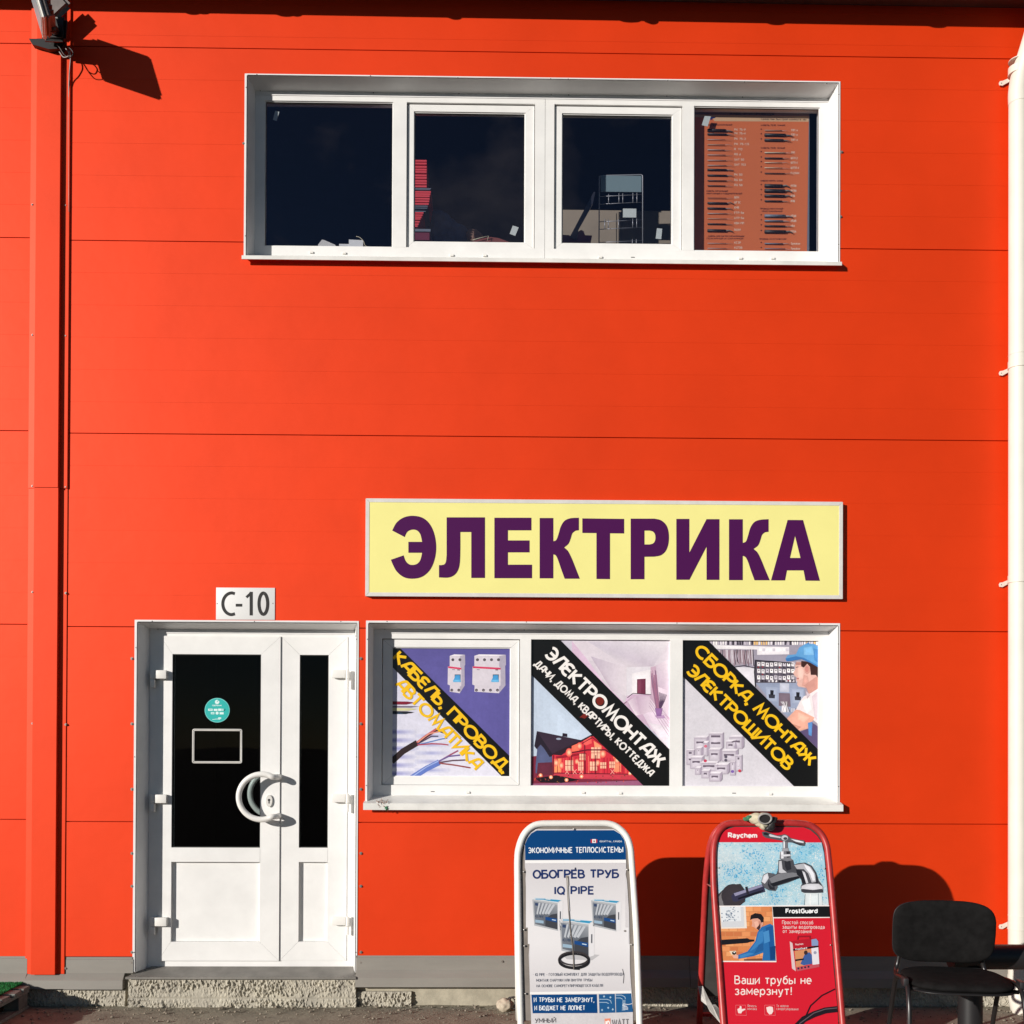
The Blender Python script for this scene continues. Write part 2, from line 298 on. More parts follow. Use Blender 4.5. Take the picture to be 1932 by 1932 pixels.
for a, b in zip('PACTEMHOKXB', 'РАСТЕМНОКХВ'): G[a] = G[b]
for a, b in zip('aeo', 'аео'): G[a] = G[b]
G2 = dict(G)                                        # the round display face of the window posters
G2.update({'А': (.62, "0,0 .22,.75 @.44,.72,.2,.28,150,90 .46,1 .62,1 .62,0|.16,.32 .62,.32"), 'Е': (.56, ".52,.9 @.30,.76,.28,.24,50,270|.2,.52 .5,.52|.3,.52 @.30,.26,.30,.26,90,310"),
 'Л': (.60, "0,0 .26,1 .60,1 .60,0"), 'О': (.88, "@.44,.5,.44,.5,90,450"), 'К': (.56, "0,0 0,1|.52,1 .1,.5 .56,0"), 'Д': (.74, "0,-.22 0,.02 .74,.02 .74,-.22|.14,.02 .34,1 .62,1 .62,.02"), 'М': (.86, "0,0 .2,1 .43,.15 .66,1 .86,0"), 'С': (.8, "@.44,.5,.44,.5,48,312"), 'И': (.6, "0,1 0,0 .6,1 .6,0")})
def glyph(st):
    paths = []
    for s in st.split('|'):
        pts = []
        for t in s.split():
            if t[0] == '@':
                cx, cy, rx, ry, a0, a1 = map(float, t[1:].split(','))
                n = max(3, int(abs(a1-a0)/20))
                for i in range(n+1):
                    a = math.radians(a0+(a1-a0)*i/n); pts.append((cx+rx*math.cos(a), cy+ry*math.sin(a)))
            else: pts.append(tuple(map(float, t.split(','))))
        if len(pts) > 1: paths.append(pts)
    return paths
LAY = .0004
class Art:                                          # flat print: coloured polygons on a plane, stacked a fraction of a millimetre apart
    def __init__(s, p0, n, reg): s.p0, s.n, s.reg = Vector(p0), Vector(n).normalized(), reg; s.v, s.f, s.c = [], [], []; s.k = 0
    def P(s, x, y, l):
        ox, oy, sc = s.reg; return WP(ox+x*sc, oy+y*sc, s.p0, s.n)+s.n*(l*LAY)
    def poly(s, pts, col, l=1):
        b = len(s.v); s.v += [s.P(x, y, l) for x, y in pts]; s.f.append(tuple(range(b, b+len(pts))))
        s.c.append([col]*len(pts) if not isinstance(col, list) else col)
    def rect(s, x0, y0, x1, y1, col, l=1): s.poly([(x0, y0), (x1, y0), (x1, y1), (x0, y1)], col, l)
    def vgrad(s, x0, y0, x1, y1, c0, c1, l=1): s.poly([(x0, y0), (x1, y0), (x1, y1), (x0, y1)], [c0, c0, c1, c1], l)
    def hgrad(s, x0, y0, x1, y1, c0, c1, l=1): s.poly([(x0, y0), (x1, y0), (x1, y1), (x0, y1)], [c0, c1, c1, c0], l)
    def ell(s, cx, cy, rx, ry, col, l=1, n=28): s.poly([(cx+rx*math.cos(6.2832*i/n), cy+ry*math.sin(6.2832*i/n)) for i in range(n)], col, l)
    def stroke(s, pts, wd, col, l=1):
        pts = [Vector((p[0], p[1])) for p in pts]
        pts = [p for i, p in enumerate(pts) if i == 0 or (p-pts[i-1]).length > 1e-4]
        if len(pts) < 2: return
        closed = (pts[0]-pts[-1]).length < wd*.3 and len(pts) > 4
        if closed: pts = pts[:-1]
        n = len(pts); L, R = [], []; s.k = (s.k+1) % 7; ll = l+s.k*.11
        ws = wd if isinstance(wd, (list, tuple)) else None
        for i in range(n):
            if closed: a, b = pts[i]-pts[i-1], pts[(i+1) % n]-pts[i]
            else: a = pts[i]-pts[i-1] if i else pts[1]-pts[0]; b = pts[i+1]-pts[i] if i < n-1 else pts[i]-pts[i-1]
            a.normalize(); b.normalize(); t = a+b
            if t.length < 1e-3: t = a.copy()
            t.normalize(); nn = Vector((-t.y, t.x)); c = max(.42, abs(nn.dot(Vector((-a.y, a.x)))))
            h = wd/2/c; L.append(pts[i]+nn*h); R.append(pts[i]-nn*h)
        b0 = len(s.v)
        for p, q in zip(L, R): s.v += [s.P(p.x, p.y, ll), s.P(q.x, q.y, ll)]; ll += .02
        for i in range(n if closed else n-1):
            j = (i+1) % n; s.f.append((b0+2*i, b0+2*i+1, b0+2*j+1, b0+2*j)); s.c.append([col]*4)
    def text(s, t, p0, p1, h, col, l=3, wt=.15, gap=.22, font=G, slant=0):
        adv = [font.get(ch, font.get(ch, (.5, "0,0 0,.7 .5,.7 .5,0 0,0")))[0] for ch in t]
        tot = sum(adv)+gap*(len(t)-1); d = Vector((p1[0]-p0[0], p1[1]-p0[1])); Lg = d.length; u = d/Lg; up = Vector((u.y, -u.x))
        hh = h*(1-wt); sx = (Lg-wt*h)/tot; x = 0
        o = Vector((p0[0], p0[1]))+u*(wt*h/2)+up*(wt*h/2)
        for ch, a in zip(t, adv):
            if ch in font:
                for path in glyph(font[ch][1]):
                    s.stroke([o+u*((x+q[0]+slant*q[1])*sx)+up*(q[1]*hh) for q in path], wt*h, col, l)
            x += a+gap
    def build(s, name, m, parent, **k):
        me = bpy.data.meshes.new(name); o0 = off(parent)
        me.from_pydata([tuple(v-o0) for v in s.v], [], s.f)
        at = me.color_attributes.new('Col', 'FLOAT_COLOR', 'CORNER'); i = 0
        for p, cs in zip(s.f, s.c):
            for c in cs: at.data[i].color = (*c, 1); i += 1
        me.materials.append(M[m] if isinstance(m, str) else m)
        # all faces towards the viewer
        bm = bmesh.new(); bm.from_mesh(me)
        bm.normal_update()
        for f in bm.faces:
            if f.normal.dot(s.n) < 0: f.normal_flip()
        bm.to_mesh(me); bm.free()
        o = bpy.data.objects.new(name, me); link(o, parent)
        for kk, vv in k.items(): o[kk] = vv
        return o

# ================================================================== SETTING: ground
def grid_sheet(name, x0, x1, y0, y1, nx, ny, z, m, amp, sc, kind='structure'):
    bm = bmesh.new(); V = []
    for j in range(ny+1):
        y = y0+(y1-y0)*j/ny
        V.append([])
        for i in range(nx+1):
            x = x0+(x1-x0)*i/nx
            h = noise.fractal(Vector((x*sc, y*sc, 0)), 1.0, 2.1, 5)*amp
            V[j].append(bm.verts.new((x, y, z+h)))
    for j in range(ny):
        for i in range(nx): bm.faces.new((V[j][i], V[j][i+1], V[j+1][i+1], V[j+1][i]))
    return obj(name, bm, m, smooth=True, kind=kind)
grid_sheet('pavement', -4.6, 5.0, -1.6, 0.03, 480, 90, -.004, 'ground', .006, 4.0)
bm = bmesh.new(); ys = [-600, -1.6]
for X0, X1, Y0, Y1 in ((-600, 600, -600, -1.6), (-600, -4.6, -1.6, 8), (5.0, 600, -1.6, 8)):
    vs = [bm.verts.new(p) for p in ((X0, Y0, -.006), (X1, Y0, -.006), (X1, Y1, -.006), (X0, Y1, -.006))]; bm.faces.new(vs)
obj('ground', bm, 'darkground', kind='structure')  # outer ground out of view, coloured dark to cut its bounce light
bm = bmesh.new()                                     # loose grit along the foot of the wall
for i in range(1500):
    x = random.uniform(-3.4, 3.6); y = -abs(random.gauss(0, .25))-.01
    if y < -1.2: continue
    r = random.choice((.002, .003, .003, .004, .006, .009))*random.uniform(.7, 1.3)
    g = bmesh.ops.create_icosphere(bm, subdivisions=1, radius=r)
    for v in g['verts']: v.co = Vector((v.co.x*random.uniform(.8, 1.3)+x, v.co.y+y, v.co.z*.7+r*.35))
obj('loose_grit', bm, 'grit', kind='stuff')['label'] = 'loose grit and crumbs scattered on the dusty ground along the wall'

# ================================================================== BUILDING
bld = thing('commercial_building', 'red metal-clad commercial building front with white windows and a white door', 'building', (0, 0, 0))
D = .115
seams = [1.129, 2.331, 3.526, 4.721, 5.926]
UW_lip, UW_in = RW(462, 139.4, 1584.4, 500), RW(467, 143, 1581, 497)
LW_lip, LW_in = RW(690.7, 1171, 1583.8, 1527), RW(696, 1176, 1580, 1517)
DR_lip, DR_in = RW(254.5, 1169.4, 673.8, 1833.4), RW(260, 1174, 669.7, 1836)
zb = W(700, 1806).z                                   # lower edge of the red cladding
DR_in = (DR_in[0], DR_in[1], 0.0, DR_in[3])
holes = [UW_in, LW_in, DR_in]
ZT = 7.0
rows = [zb]+seams+[ZT]
XP0, XP1 = W(51, 1000).x, W(130, 1000).x             # the pilaster cover
G6 = .006
for bay, (X0, X1) in enumerate(((-6.0, (XP0+XP1)/2-.004), ((XP0+XP1)/2+.004, 5.6))):
    for a, b in zip(rows, rows[1:]):
        bm = bmesh.new(); dz = .012 if bay == 0 else 0
        a2, b2 = a+(dz if a != zb else 0), b+dz
        cells(bm, (X0, X1, a2, b2), holes, .014, .115)            # core
        n = 6; st = .2; z = b2-G6/2; k = 0
        while z > a2+.01:                                       # outer skin: six faint ribs per panel
            lo2 = max(z-st+(.0035), a2+G6/2) if z-st > a2+.03 else a2+G6/2
            cells(bm, (X0, X1, lo2, z), holes, .0, .0138)
            if lo2 > a2+.03: cells(bm, (X0, X1, lo2-.0035, lo2), holes, .0008, .0138)
            z = lo2-.0035 if lo2 > a2+.03 else a2
        obj('wall_panel', bm, 'red', bld)
# side and back of the block so that it is a closed building
bx('side_wall', -6.05, -6.0, .0, 9, 0, ZT, 'red', bld); bx('side_wall', 5.6, 5.65, .0, 9, 0, ZT, 'red', bld)
bx('back_wall', -6.0, 5.6, 8.95, 9, 0, ZT, 'red', bld)
bx('roof', -6.1, 5.7, -.0, 9.05, ZT+.002, ZT+.15, 'eave', bld)
# plinth
bm = bmesh.new(); cells(bm, (-6.0, 5.6, -.1, zb-.004), [DR_in], .02, .115); obj('base_wall', bm, 'smoothplaster', bld)
# interior: a dim room behind each floor
bm = bmesh.new()
box(bm, -6.0, 5.6, .116, 8.9, 2.95, 3.10); box(bm, -6.0, 5.6, .116, 8.9, 6.05, 6.15)
box(bm, -2.4, -2.3, .116, 8.9, 3.10, 6.05); box(bm, 3.2, 3.3, .116, 8.9, 3.10, 6.05); box(bm, -2.3, 3.2, 6.0, 6.1, 3.10, 6.05)
box(bm, -3.4, -3.3, .116, 8.9, .0, 2.95); box(bm, 3.2, 3.3, .116, 8.9, .0, 2.95); box(bm, -3.3, 3.2, 6.0, 6.1, .0, 2.95)
box(bm, -3.3, 3.2, .13, 6, -.02, .0+.10)
obj('interior_wall', bm, 'dark', bld)
# inner lining of the front wall, with the same openings
bm = bmesh.new(); cells(bm, (-3.3, 3.2, .0, 6.05), holes, .1152, .19); obj('wall_lining', bm, 'dark', bld)

# pilaster cover (hat-shaped trim) in two lengths
pz = W(80, 922).z
xl, xf0, xf1, xr0, xr1 = W(54, 1000).x, W(67.5, 1000).x, W(113, 1000).x, W(119.5, 1000).x, W(130, 1000).x
def pil(z0, z1, dy):
    prof = [(xl, -.005-dy), (xf0, -.011-dy), (xf0+.002, -.031-dy), (xf1, -.031-dy), (xf1+.002, -.006-dy), (xr1-.008, -.006-dy), (xr1-.006, -.0005), (xl, -.0005)]
    bm = bmesh.new(); prism(bm, prof, 'z', z0, z1); return obj('pilaster_cover', bm, 'redtrim', bld)
pil(W(80, 1837).z, pz, 0); pil(pz+.001, 6.6, .006)

# screws, one mesh shared
def screw_mesh():
    bm = bmesh.new()
    bmesh.ops.create_cone(bm, cap_ends=True, segments=12, radius1=.0085, radius2=.0085, depth=.0025, matrix=Matrix.Rotation(math.pi/2, 4, 'X'))
    g = bmesh.ops.create_cone(bm, cap_ends=True, segments=6, radius1=.0055, radius2=.0050, depth=.0065, matrix=Matrix.Translation((0, -.0042, 0)) @ Matrix.Rotation(math.pi/2, 4, 'X'))
    return bm
sc0 = obj('screw', screw_mesh(), 'screw', bld); first = [True]
def screw(px, py, y, parent, s=1.0):
    p = W(px, py, y)
    if first[0]: sc0.parent = parent; sc0.location = p-off(parent); first[0] = False; o = sc0
    else: o = inst(sc0, p, parent)
    o.scale = (s, s, s); return o
for y in (386, 632, 917, 1117, 1365, 1825): screw(61, y, -.014, bld, .8); screw(124, y+2, -.008, bld, .9)
for y in (1242.5, 1365.6, 1489, 1610, 1672, 1796.5, 1816):
    screw(249, y, -.001, bld, 1.1); screw(681, y, -.001, bld, 1.1)
screw(1588, 287, -.001, bld, 1.1); screw(1586, 409, -.001, bld, 1.1); screw(459.5, 270.5, -.001, bld, .9)
screw(948, 1814, -.009, bld, .9); screw(1587, 360, -.001, bld, .5)
for y in (1278, 1397, 1519): pass

# foot flashing: band, sloping ledge, lip
def foot(x0p, x1p, ytop, yband, yledge, ylip, ext=0):
    z = [W(x0p, v, -.008).z for v in (ytop, yband)]; zl = W(x0p, yledge, -.045).z; zk = W(x0p, ylip, -.047).z
    x0, x1 = W(x0p, 1830).x, W(x1p, 1830).x
    bm = bmesh.new(); prism(bm, [(.012, z[0]+.008), (-.004, z[0]+.008), (-.004, z[0]-.004), (-.008, z[0]-.006), (-.008, z[1]), (.012, z[1])], 'x', x0, x1+ext)
    prism(bm, [(.012, z[1]-.0002), (-.008, z[1]-.0002), (-.045, zl), (-.047, zk), (.012, zk)], 'x', x0, x1)
    obj('base_flashing', bm, 'grey', bld)
foot(-400, 52, 1806.5, 1836, 1850, 1866); foot(125.5, 236, 1808.5, 1836, 1850, 1867, .052)
xm = W(52, 1830).x, W(125.5, 1830).x
bm = bmesh.new(); zz = [W(100, v, -.008).z for v in (1838,)]; zl = W(100, 1850, -.045).z; zk = W(100, 1866, -.047).z
prism(bm, [(.012, zz[0]), (-.008, zz[0]), (-.045, zl), (-.047, zk), (.012, zk)], 'x', *xm); obj('base_flashing', bm, 'grey', bld)
foot(672, 1300, 1805.5, 1830, 1845, 1862.5); foot(1300.6, 2500, 1807, 1832, 1846.5, 1864)

# rough plaster on the foot of the wall
def rough(name, x0, x1, z0, z1, y, amp, m='plaster', step=.0045, ragged=None):
    bm = bmesh.new(); nx = max(2, int((x1-x0)/step)); nz = max(2, int((z1-z0)/step)); V = []
    for j in range(nz+1):
        V.append([]); z = z0+(z1-z0)*j/nz
        for i in range(nx+1):
            x = x0+(x1-x0)*i/nx
            p = Vector((x*78+z*22, z*46-x*14, 1.7)); a = noise.noise(p)+.6*noise.noise(p*2.1+Vector((9, 3, 1)))
            k_ = max(0, min(1, .75+1.6*noise.noise(Vector((x*3.1, z*9, 7)))))
            a = a*(.25+.75*k_)+.5*noise.noise(Vector((x*9, z*12, 4)))
            e = min(1, (z1-z)/.012+.15, (z-z0)/.02+.6, 1)
            V[j].append(bm.verts.new((x, y-max(a+.25, 0)*amp*e, z)))
    for j in range(nz):
        for i in range(nx): bm.faces.new((V[j][i], V[j][i+1], V[j+1][i+1], V[j+1][i]))
    # close the sides back to the wall
    for row, k in ((V[-1], 1), (V[0], -1)):
        B = [bm.verts.new((v.co.x, .03, v.co.z)) for v in row]
        for i in range(len(row)-1): bm.faces.new((row[i], row[i+1], B[i+1], B[i]) if k == 1 else (row[i+1], row[i], B[i], B[i+1]))
    for s in (0, -1):
        c = [V[j][s] for j in range(nz+1)]; B = [bm.verts.new((v.co.x, .03, v.co.z)) for v in c]
        for i in range(nz): bm.faces.new((c[i], c[i+1], B[i+1], B[i]))
    bmesh.ops.recalc_face_normals(bm, faces=bm.faces[:])
    return obj(name, bm, m, bld)
zf = W(700, 1863, -.02).z
rough('plaster_footing', -3.5, W(237, 1870).x-.002, -.03, W(150, 1868, -.02).z, .0, .017)
rough('plaster_footing', W(1276, 1870).x, 5.0, -.03, zf+.004, .0, .016)
rough('plaster_footing', W(930+115, 1870).x+.0, W(1275.5, 1870).x, -.03, zf-.001, .0, .016)
rough('plaster_footing', W(673, 1870).x, W(776, 1870).x, -.03, zf-.03, .0, .017)
# entrance step: rough block, crack, and the grey tile on it
sx0, sx1 = W(238, 1850, -.045).x, W(672, 1850, -.045).x
zt = W(450, 1848, -.05).z; zc = W(450, 1884, -.05).z
st = rough('entrance_step', sx0+.008, sx1-.004, zc+.003, zt-.002, -.028, .017)
rough('entrance_step', sx0+.008, sx1-.0, -.03, zc-.002, -.034, .017)
bm = bmesh.new(); box(bm, sx0+.01, sx1-.008, -.026, .2, -.02, zt-.004); obj('step_core', bm, 'plaster', bld)
zq = W(450, 1823.5, D).z
xa, xb = W(296, 1824, D+.02).x-.02, W(660, 1824, D+.02).x+.02
bm = bmesh.new()
zf1, zf0 = zt+.003, zt+.015
top = [(sx0-.002, -.055, zf0), (sx1+.0, -.055, zf0), (xb, D+.03, zq+.002), (xa, D+.03, zq+.002)]
bot = [(p[0], p[1], p[2]-.013) for p in top]
a = [bm.verts.new(p) for p in top]; b = [bm.verts.new(p) for p in bot]
bm.faces.new(a); bm.faces.new(b[::-1])
for i in range(4): bm.faces.new((a[i], b[i], b[(i+1) % 4], a[(i+1) % 4]))
bmesh.ops.recalc_face_normals(bm, faces=bm.faces[:])
obj('threshold_tile', bm, 'slab', bld)

# eave: a soffit that drops very slightly towards the right
EO = .33; xa_, xb_ = -6.1, 5.7
ea, eb = W(20, 19), W(1890, 52); slope = (eb.z-ea.z)/(eb.x-ea.x)
ez = lambda x: ea.z+.38*EO+slope*(x-ea.x+1.1*EO)
bm = bmesh.new(); prism(bm, [(xa_, ez(xa_)), (xb_, ez(xb_)), (xb_, ez(xb_)+.2), (xa_, ez(xa_)+.2)], 'y', -EO, -.0005); obj('eave', bm, 'eave', bld)
for px, wd, dp_ in ((365, .04, .010), (385, .03, .006), (540, .05, .012), (560, .03, .010), (860, .035, .012), (1190, .06, .010), (1232, .035, .020), (1465, .05, .010), (1770, .05, .010)):
    x = W(px, 50).x-EO*1.1; z = ez(x)
    t = [(x-wd, z+.006)]+[(x+wd*math.cos(math.pi*k/8), z-dp_*math.sin(math.pi*k/8)) for k in range(8, -1, -1)]+[(x+wd, z+.006)]
    bm = bmesh.new(); prism(bm, t, 'y', -EO-.002, -EO+.02); obj('eave_shadow_bump', bm, 'eave', bld)  # lumps added under the eave to put bumps in its shadow edge

# ------------------------------------------------------------------ windows
def casing(node_, lip, inn, lipin, depth, bottom=True, m='whitemetal', flange=.026):
    # lip on the wall face, splayed reveal sheets, inner flange
    X0, X1, Z0, Z1 = lip; a0, a1, c0, c1 = lipin; i0, i1, j0, j1 = inn
    bm = bmesh.new()
    box(bm, X0, a0, -.004, .0125, Z0, Z1); box(bm, a1, X1, -.004, .0125, Z0, Z1); box(bm, a0, a1, -.0045, .0125, c1, Z1)
    def sheet(p, q, r, s, nrm):
        nrm = Vector(nrm)*.004
        A = [bm.verts.new(Vector(v)) for v in (p, q, r, s)]; B = [bm.verts.new(Vector(v)+nrm) for v in (p, q, r, s)]
        fs = [bm.faces.new(A), bm.faces.new(B[::-1])]
        for i in range(4): fs.append(bm.faces.new((A[i], B[i], B[(i+1) % 4], A[(i+1) % 4])))
    d = depth-.001
    sheet((a0, -.004, c0), (a0, -.004, c1), (i0, d, j1), (i0, d, j0), (-1, 0, 0))
    sheet((a1, -.004, c1), (a1, -.004, c0), (i1, d, j0), (i1, d, j1), (1, 0, 0))
    sheet((a0, -.0045, c1), (a1, -.0045, c1), (i1, d, j1), (i0, d, j1), (0, 0, 1))
    box(bm, i0+.0005, i1-.0005, depth-.0035, depth-.0008, j1-flange, j1-.0005)
    # hidden shoulder that closes the gap between sheet and wall
    box(bm, a0-.02, i0-.001, d-.002, d+.03, j0, j1+.03); box(bm, i1+.001, a1+.02, d-.002, d+.03, j0, j1+.03); box(bm, a0-.02, a1+.02, d-.002, d+.03, j1+.0005, c1+.03)
    bmesh.ops.recalc_face_normals(bm, faces=bm.faces[:])
    return obj('casing', bm, m, node_)
def sill(node_, x0, x1, zin, zout, zlip, yo):
    bm = bmesh.new(); prism(bm, [(D-.001, zin), (-yo, zout), (-yo-.0015, zlip), (-yo+.006, zlip), (-yo+.006, zout-.006), (D-.001, zin-.006)], 'x', x0, x1)
    # turned-up ends
    return obj('sill', bm, 'sill', node_)
def ring(bm, o, i, y0, y1):                          # mitred frame of four pieces
    O = [(o[0], o[2]), (o[1], o[2]), (o[1], o[3]), (o[0], o[3])]; I = [(i[0], i[2]), (i[1], i[2]), (i[1], i[3]), (i[0], i[3])]
    g = .0006; e = .004
    for k in range(4):
        a, b, c, d = O[k], O[(k+1) % 4], I[(k+1) % 4], I[k]
        # shrink a hair along the length so that the mitre shows
        def sh(p, q): v = Vector((q[0]-p[0], q[1]-p[1])).normalized()*g; return (p[0]+v.x, p[1]+v.y)
        A, B, C, Dd = sh(a, b), sh(b, a), sh(c, d), sh(d, c)
        prism(bm, [A, B, C, Dd], 'y', y0, y1)
def framed(node_, name, o, i, y0, y1, m='white'):
    bm = bmesh.new(); ring(bm, o, i, y0, y1)
    # glazing bead: a narrow inner step
    j = (i[0]+.006, i[1]-.006, i[2]+.006, i[3]-.006); ring(bm, i, j, y0+.008, y1)
    return obj(name, bm, m, node_)
def gasket(node_, i, y):
    bm = bmesh.new(); j = (i[0]+.0085, i[1]-.0085, i[2]+.0085, i[3]-.0085); ring(bm, (i[0]+.006, i[1]-.006, i[2]+.006, i[3]-.006), j, y, y+.006); return obj('gasket', bm, 'gasket', node_)
def pane(node_, i, y, m='glass', name='pane'):
    return bx(name, i[0]+.003, i[1]-.003, y, y+.004, i[2]+.003, i[3]-.003, m, node_)
def caps(node_, lst, y):
    for px, py, kind in lst:
        p = W(px, py, y)
        bm = bmesh.new()
        if kind: box(bm, p.x-.0, p.x+.024, y-.009, y-.0005, p.z-.006, p.z+.006, .002); obj('drain_cap', bm, 'hinge', node_)
        else: box(bm, p.x-.012, p.x+.012, y-.0012, y-.0004, p.z-.0022, p.z+.0022); obj('drain_slot', bm, 'gasket', node_)
def rivets(node_, pts, y, s=.55):
    for px, py in pts:
        o = inst(riv, W(px, py, y), node_); o.scale = (s, s, s)
bm = bmesh.new(); bmesh.ops.create_uvsphere(bm, u_segments=10, v_segments=6, radius=.008); riv = obj('rivet', bm, 'darkscrew', bld); riv.location = W(671, 1200, -.004); riv.scale = (.4, .4, .4)

YS = D+.014                                          # face of the sashes
YG = D+.020                                          # fixed glass
# upper window
uw = node('window', W(1028, 494, 0), bld); uw['label'] = 'wide upper window of four panes'
UI = RW(482, 172, 1562, 494, D)
casing(uw, UW_lip, (UI[0], UI[1], UI[2], UI[3]), UW_in, D)
P1, H2, P2s, P2 = RW(499.5, 188.5, 740.5, 465.8, D), RW(767.5, 191, 1008.5, 470.5, D), RW(771, 194, 1006, 470, YS), RW(781, 208.8, 990.5, 458.5, YS)
H3, P3s, P3, P4 = RW(1046, 196.5, 1287, 474, D), RW(1050.3, 200, 1285, 473.5, YS), RW(1060.2, 214.4, 1268.6, 461, YS), RW(1309.5, 200.5, 1546.4, 475, D)
zlo = (P1[2]+P4[2])/2; zhi = (P1[3]+P4[3])/2
P1, P4, H2, H3 = [(p[0], p[1], zlo, zhi) for p in (P1, P4, H2, H3)]
P2s, P3s = [(h[0]+.004, h[1]-.004, zlo+.003, zhi-.006) for h in (H2, H3)]
P2 = (P2[0], P2[1], (P2[2]+P3[2])/2, (P2[3]+P3[3])/2); P3 = (P3[0], P3[1], P2[2], P2[3])
xc = W(1028.3, 300, D).x
FY1 = D+.065
for X0, X1, hs in ((UI[0], xc-.001, [P1, H2]), (xc+.001, UI[1], [H3, P4])):
    bm = bmesh.new(); cells(bm, (X0, X1, UI[2]-.01, zlo), [], D, FY1); cells(bm, (X0, X1, zhi, UI[3]), [], D, FY1)
    cells(bm, (X0, hs[0][0], zlo, zhi), [], D, FY1); cells(bm, (hs[1][1], X1, zlo, zhi), [], D, FY1)
    obj('frame', bm, 'white', uw)
    bx('mullion', hs[0][1], hs[1][0], D-.0015, FY1-.001, zlo-.0005, zhi+.0005, 'white', uw)
bx('seam_strip', xc-.0009, xc+.0009, D+.006, FY1, zlo, zhi, 'gasket', uw)
for s_, p_ in ((P2s, P2), (P3s, P3)):
    framed(uw, 'sash', s_, p_, YS, YS+.04); gasket(uw, p_, YS+.012); pane(uw, p_, YS+.018)
    bx('sash_gap_strip', s_[0]-.004, s_[0]-.0002, YS+.02, YS+.024, s_[2], s_[3], 'gasket', uw)  # black strip in the gap at the left of the sash
for p_ in (P1, P4):
    bm = bmesh.new(); q = (p_[0]+.005, p_[1]-.005, p_[2]+.005, p_[3]-.005); ring(bm, p_, q, D+.008, D+.03); obj('glazing_bead', bm, 'white', uw)
    gasket(uw, (q[0]-.006, q[1]+.006, q[2]-.006, q[3]+.006), D+.013); pane(uw, p_, YG)
sill(uw, W(457, 490, -.03).x, W(1587, 495, -.03).x, UI[2]+.002, W(457.5, 478, -.045).z-.012, W(457.5, 487, -.045).z-.006, .045)
caps(uw, [(584, 476.5, 1), (646, 478, 1), (849, 482, 1), (911, 482.5, 1), (1129, 485.5, 1), (1194, 485.5, 0), (1393, 487.5, 1), (1454, 487.5, 1)], D)
rivets(uw, [(484.5, 140.5), (699, 143), (864, 146.5), (1039, 148.5), (1072, 149), (1260, 152), (1405, 154.5), (1560, 157.5), (464.5, 165), (463, 445), (1582.5, 178), (1582, 461)], -.005, .38)
rivets(uw, [(491, 171), (704.5, 175), (866, 176.5), (1040, 178), (1073, 179), (1258, 181), (1401, 183), (1553, 184)], D-.004, .42)
# small fixtures: white price stickers on the glass are things of their own (below)

# lower window
lw = node('window', W(1130, 1501, 0), bld); lw['label'] = 'lower window of three panes filled with posters'
LI = RW(705.3, 1187, 1563, 1503, D)
casing(lw, LW_lip, LI, LW_in, D)
Q1h, Q1s, Q1 = RW(721, 1203.5, 980, 1482, D), RW(723.7, 1205.5, 978, 1481, YS), RW(739, 1220.5, 962.8, 1466.2, YS)
Q2, Q3 = RW(1002, 1205.6, 1263.4, 1482, D), RW(1288, 1208.3, 1544, 1484.5, D)
ql, qh = (Q2[2]+Q3[2])/2, (Q2[3]+Q3[3])/2
Q1h, Q2, Q3 = [(p[0], p[1], ql, qh) for p in (Q1h, Q2, Q3)]
Q1s = (Q1h[0]+.004, Q1h[1]-.004, ql+.002, qh-.004)
bm = bmesh.new(); cells(bm, (LI[0], LI[1], LI[2]-.01, ql), [], D, FY1); cells(bm, (LI[0], LI[1], qh, LI[3]), [], D, FY1)
cells(bm, (LI[0], Q1h[0], ql, qh), [], D, FY1); cells(bm, (Q3[1], LI[1], ql, qh), [], D, FY1); obj('frame', bm, 'white', lw)
for a, b in ((Q1h, Q2), (Q2, Q3)): bx('mullion', a[1], b[0], D-.0015, FY1-.001, ql-.0005, qh+.0005, 'white', lw)
framed(lw, 'sash', Q1s, Q1, YS, YS+.04); pane(lw, Q1, YS+.018)
for p_ in (Q2, Q3): pane(lw, p_, YG)
sill(lw, W(686, 1520, -.03).x, W(1589, 1524, -.03).x, LI[2]-.001, W(690, 1515.5, -.05).z, W(690, 1528, -.05).z, .05)
caps(lw, [(816.5, 1493.5, 0), (879, 1495, 1), (1096, 1495.5, 1), (1166, 1496.5, 1), (1385, 1496.5, 0), (1449, 1498, 1)], D)
rivets(lw, [(730, 1172.5), (993, 1173.5), (1277, 1175.5), (1546, 1177.5), (693, 1206), (691, 1482), (1581.5, 1215), (1582, 1484)], -.005, .38)
rivets(lw, [(726, 1186.5), (989, 1188.5), (1265.5, 1189), (1533, 1193)], D-.004, .42)
rivets(lw, [(721, 1502), (991, 1502), (1278, 1505), (1549, 1506)], D-.0, .4)

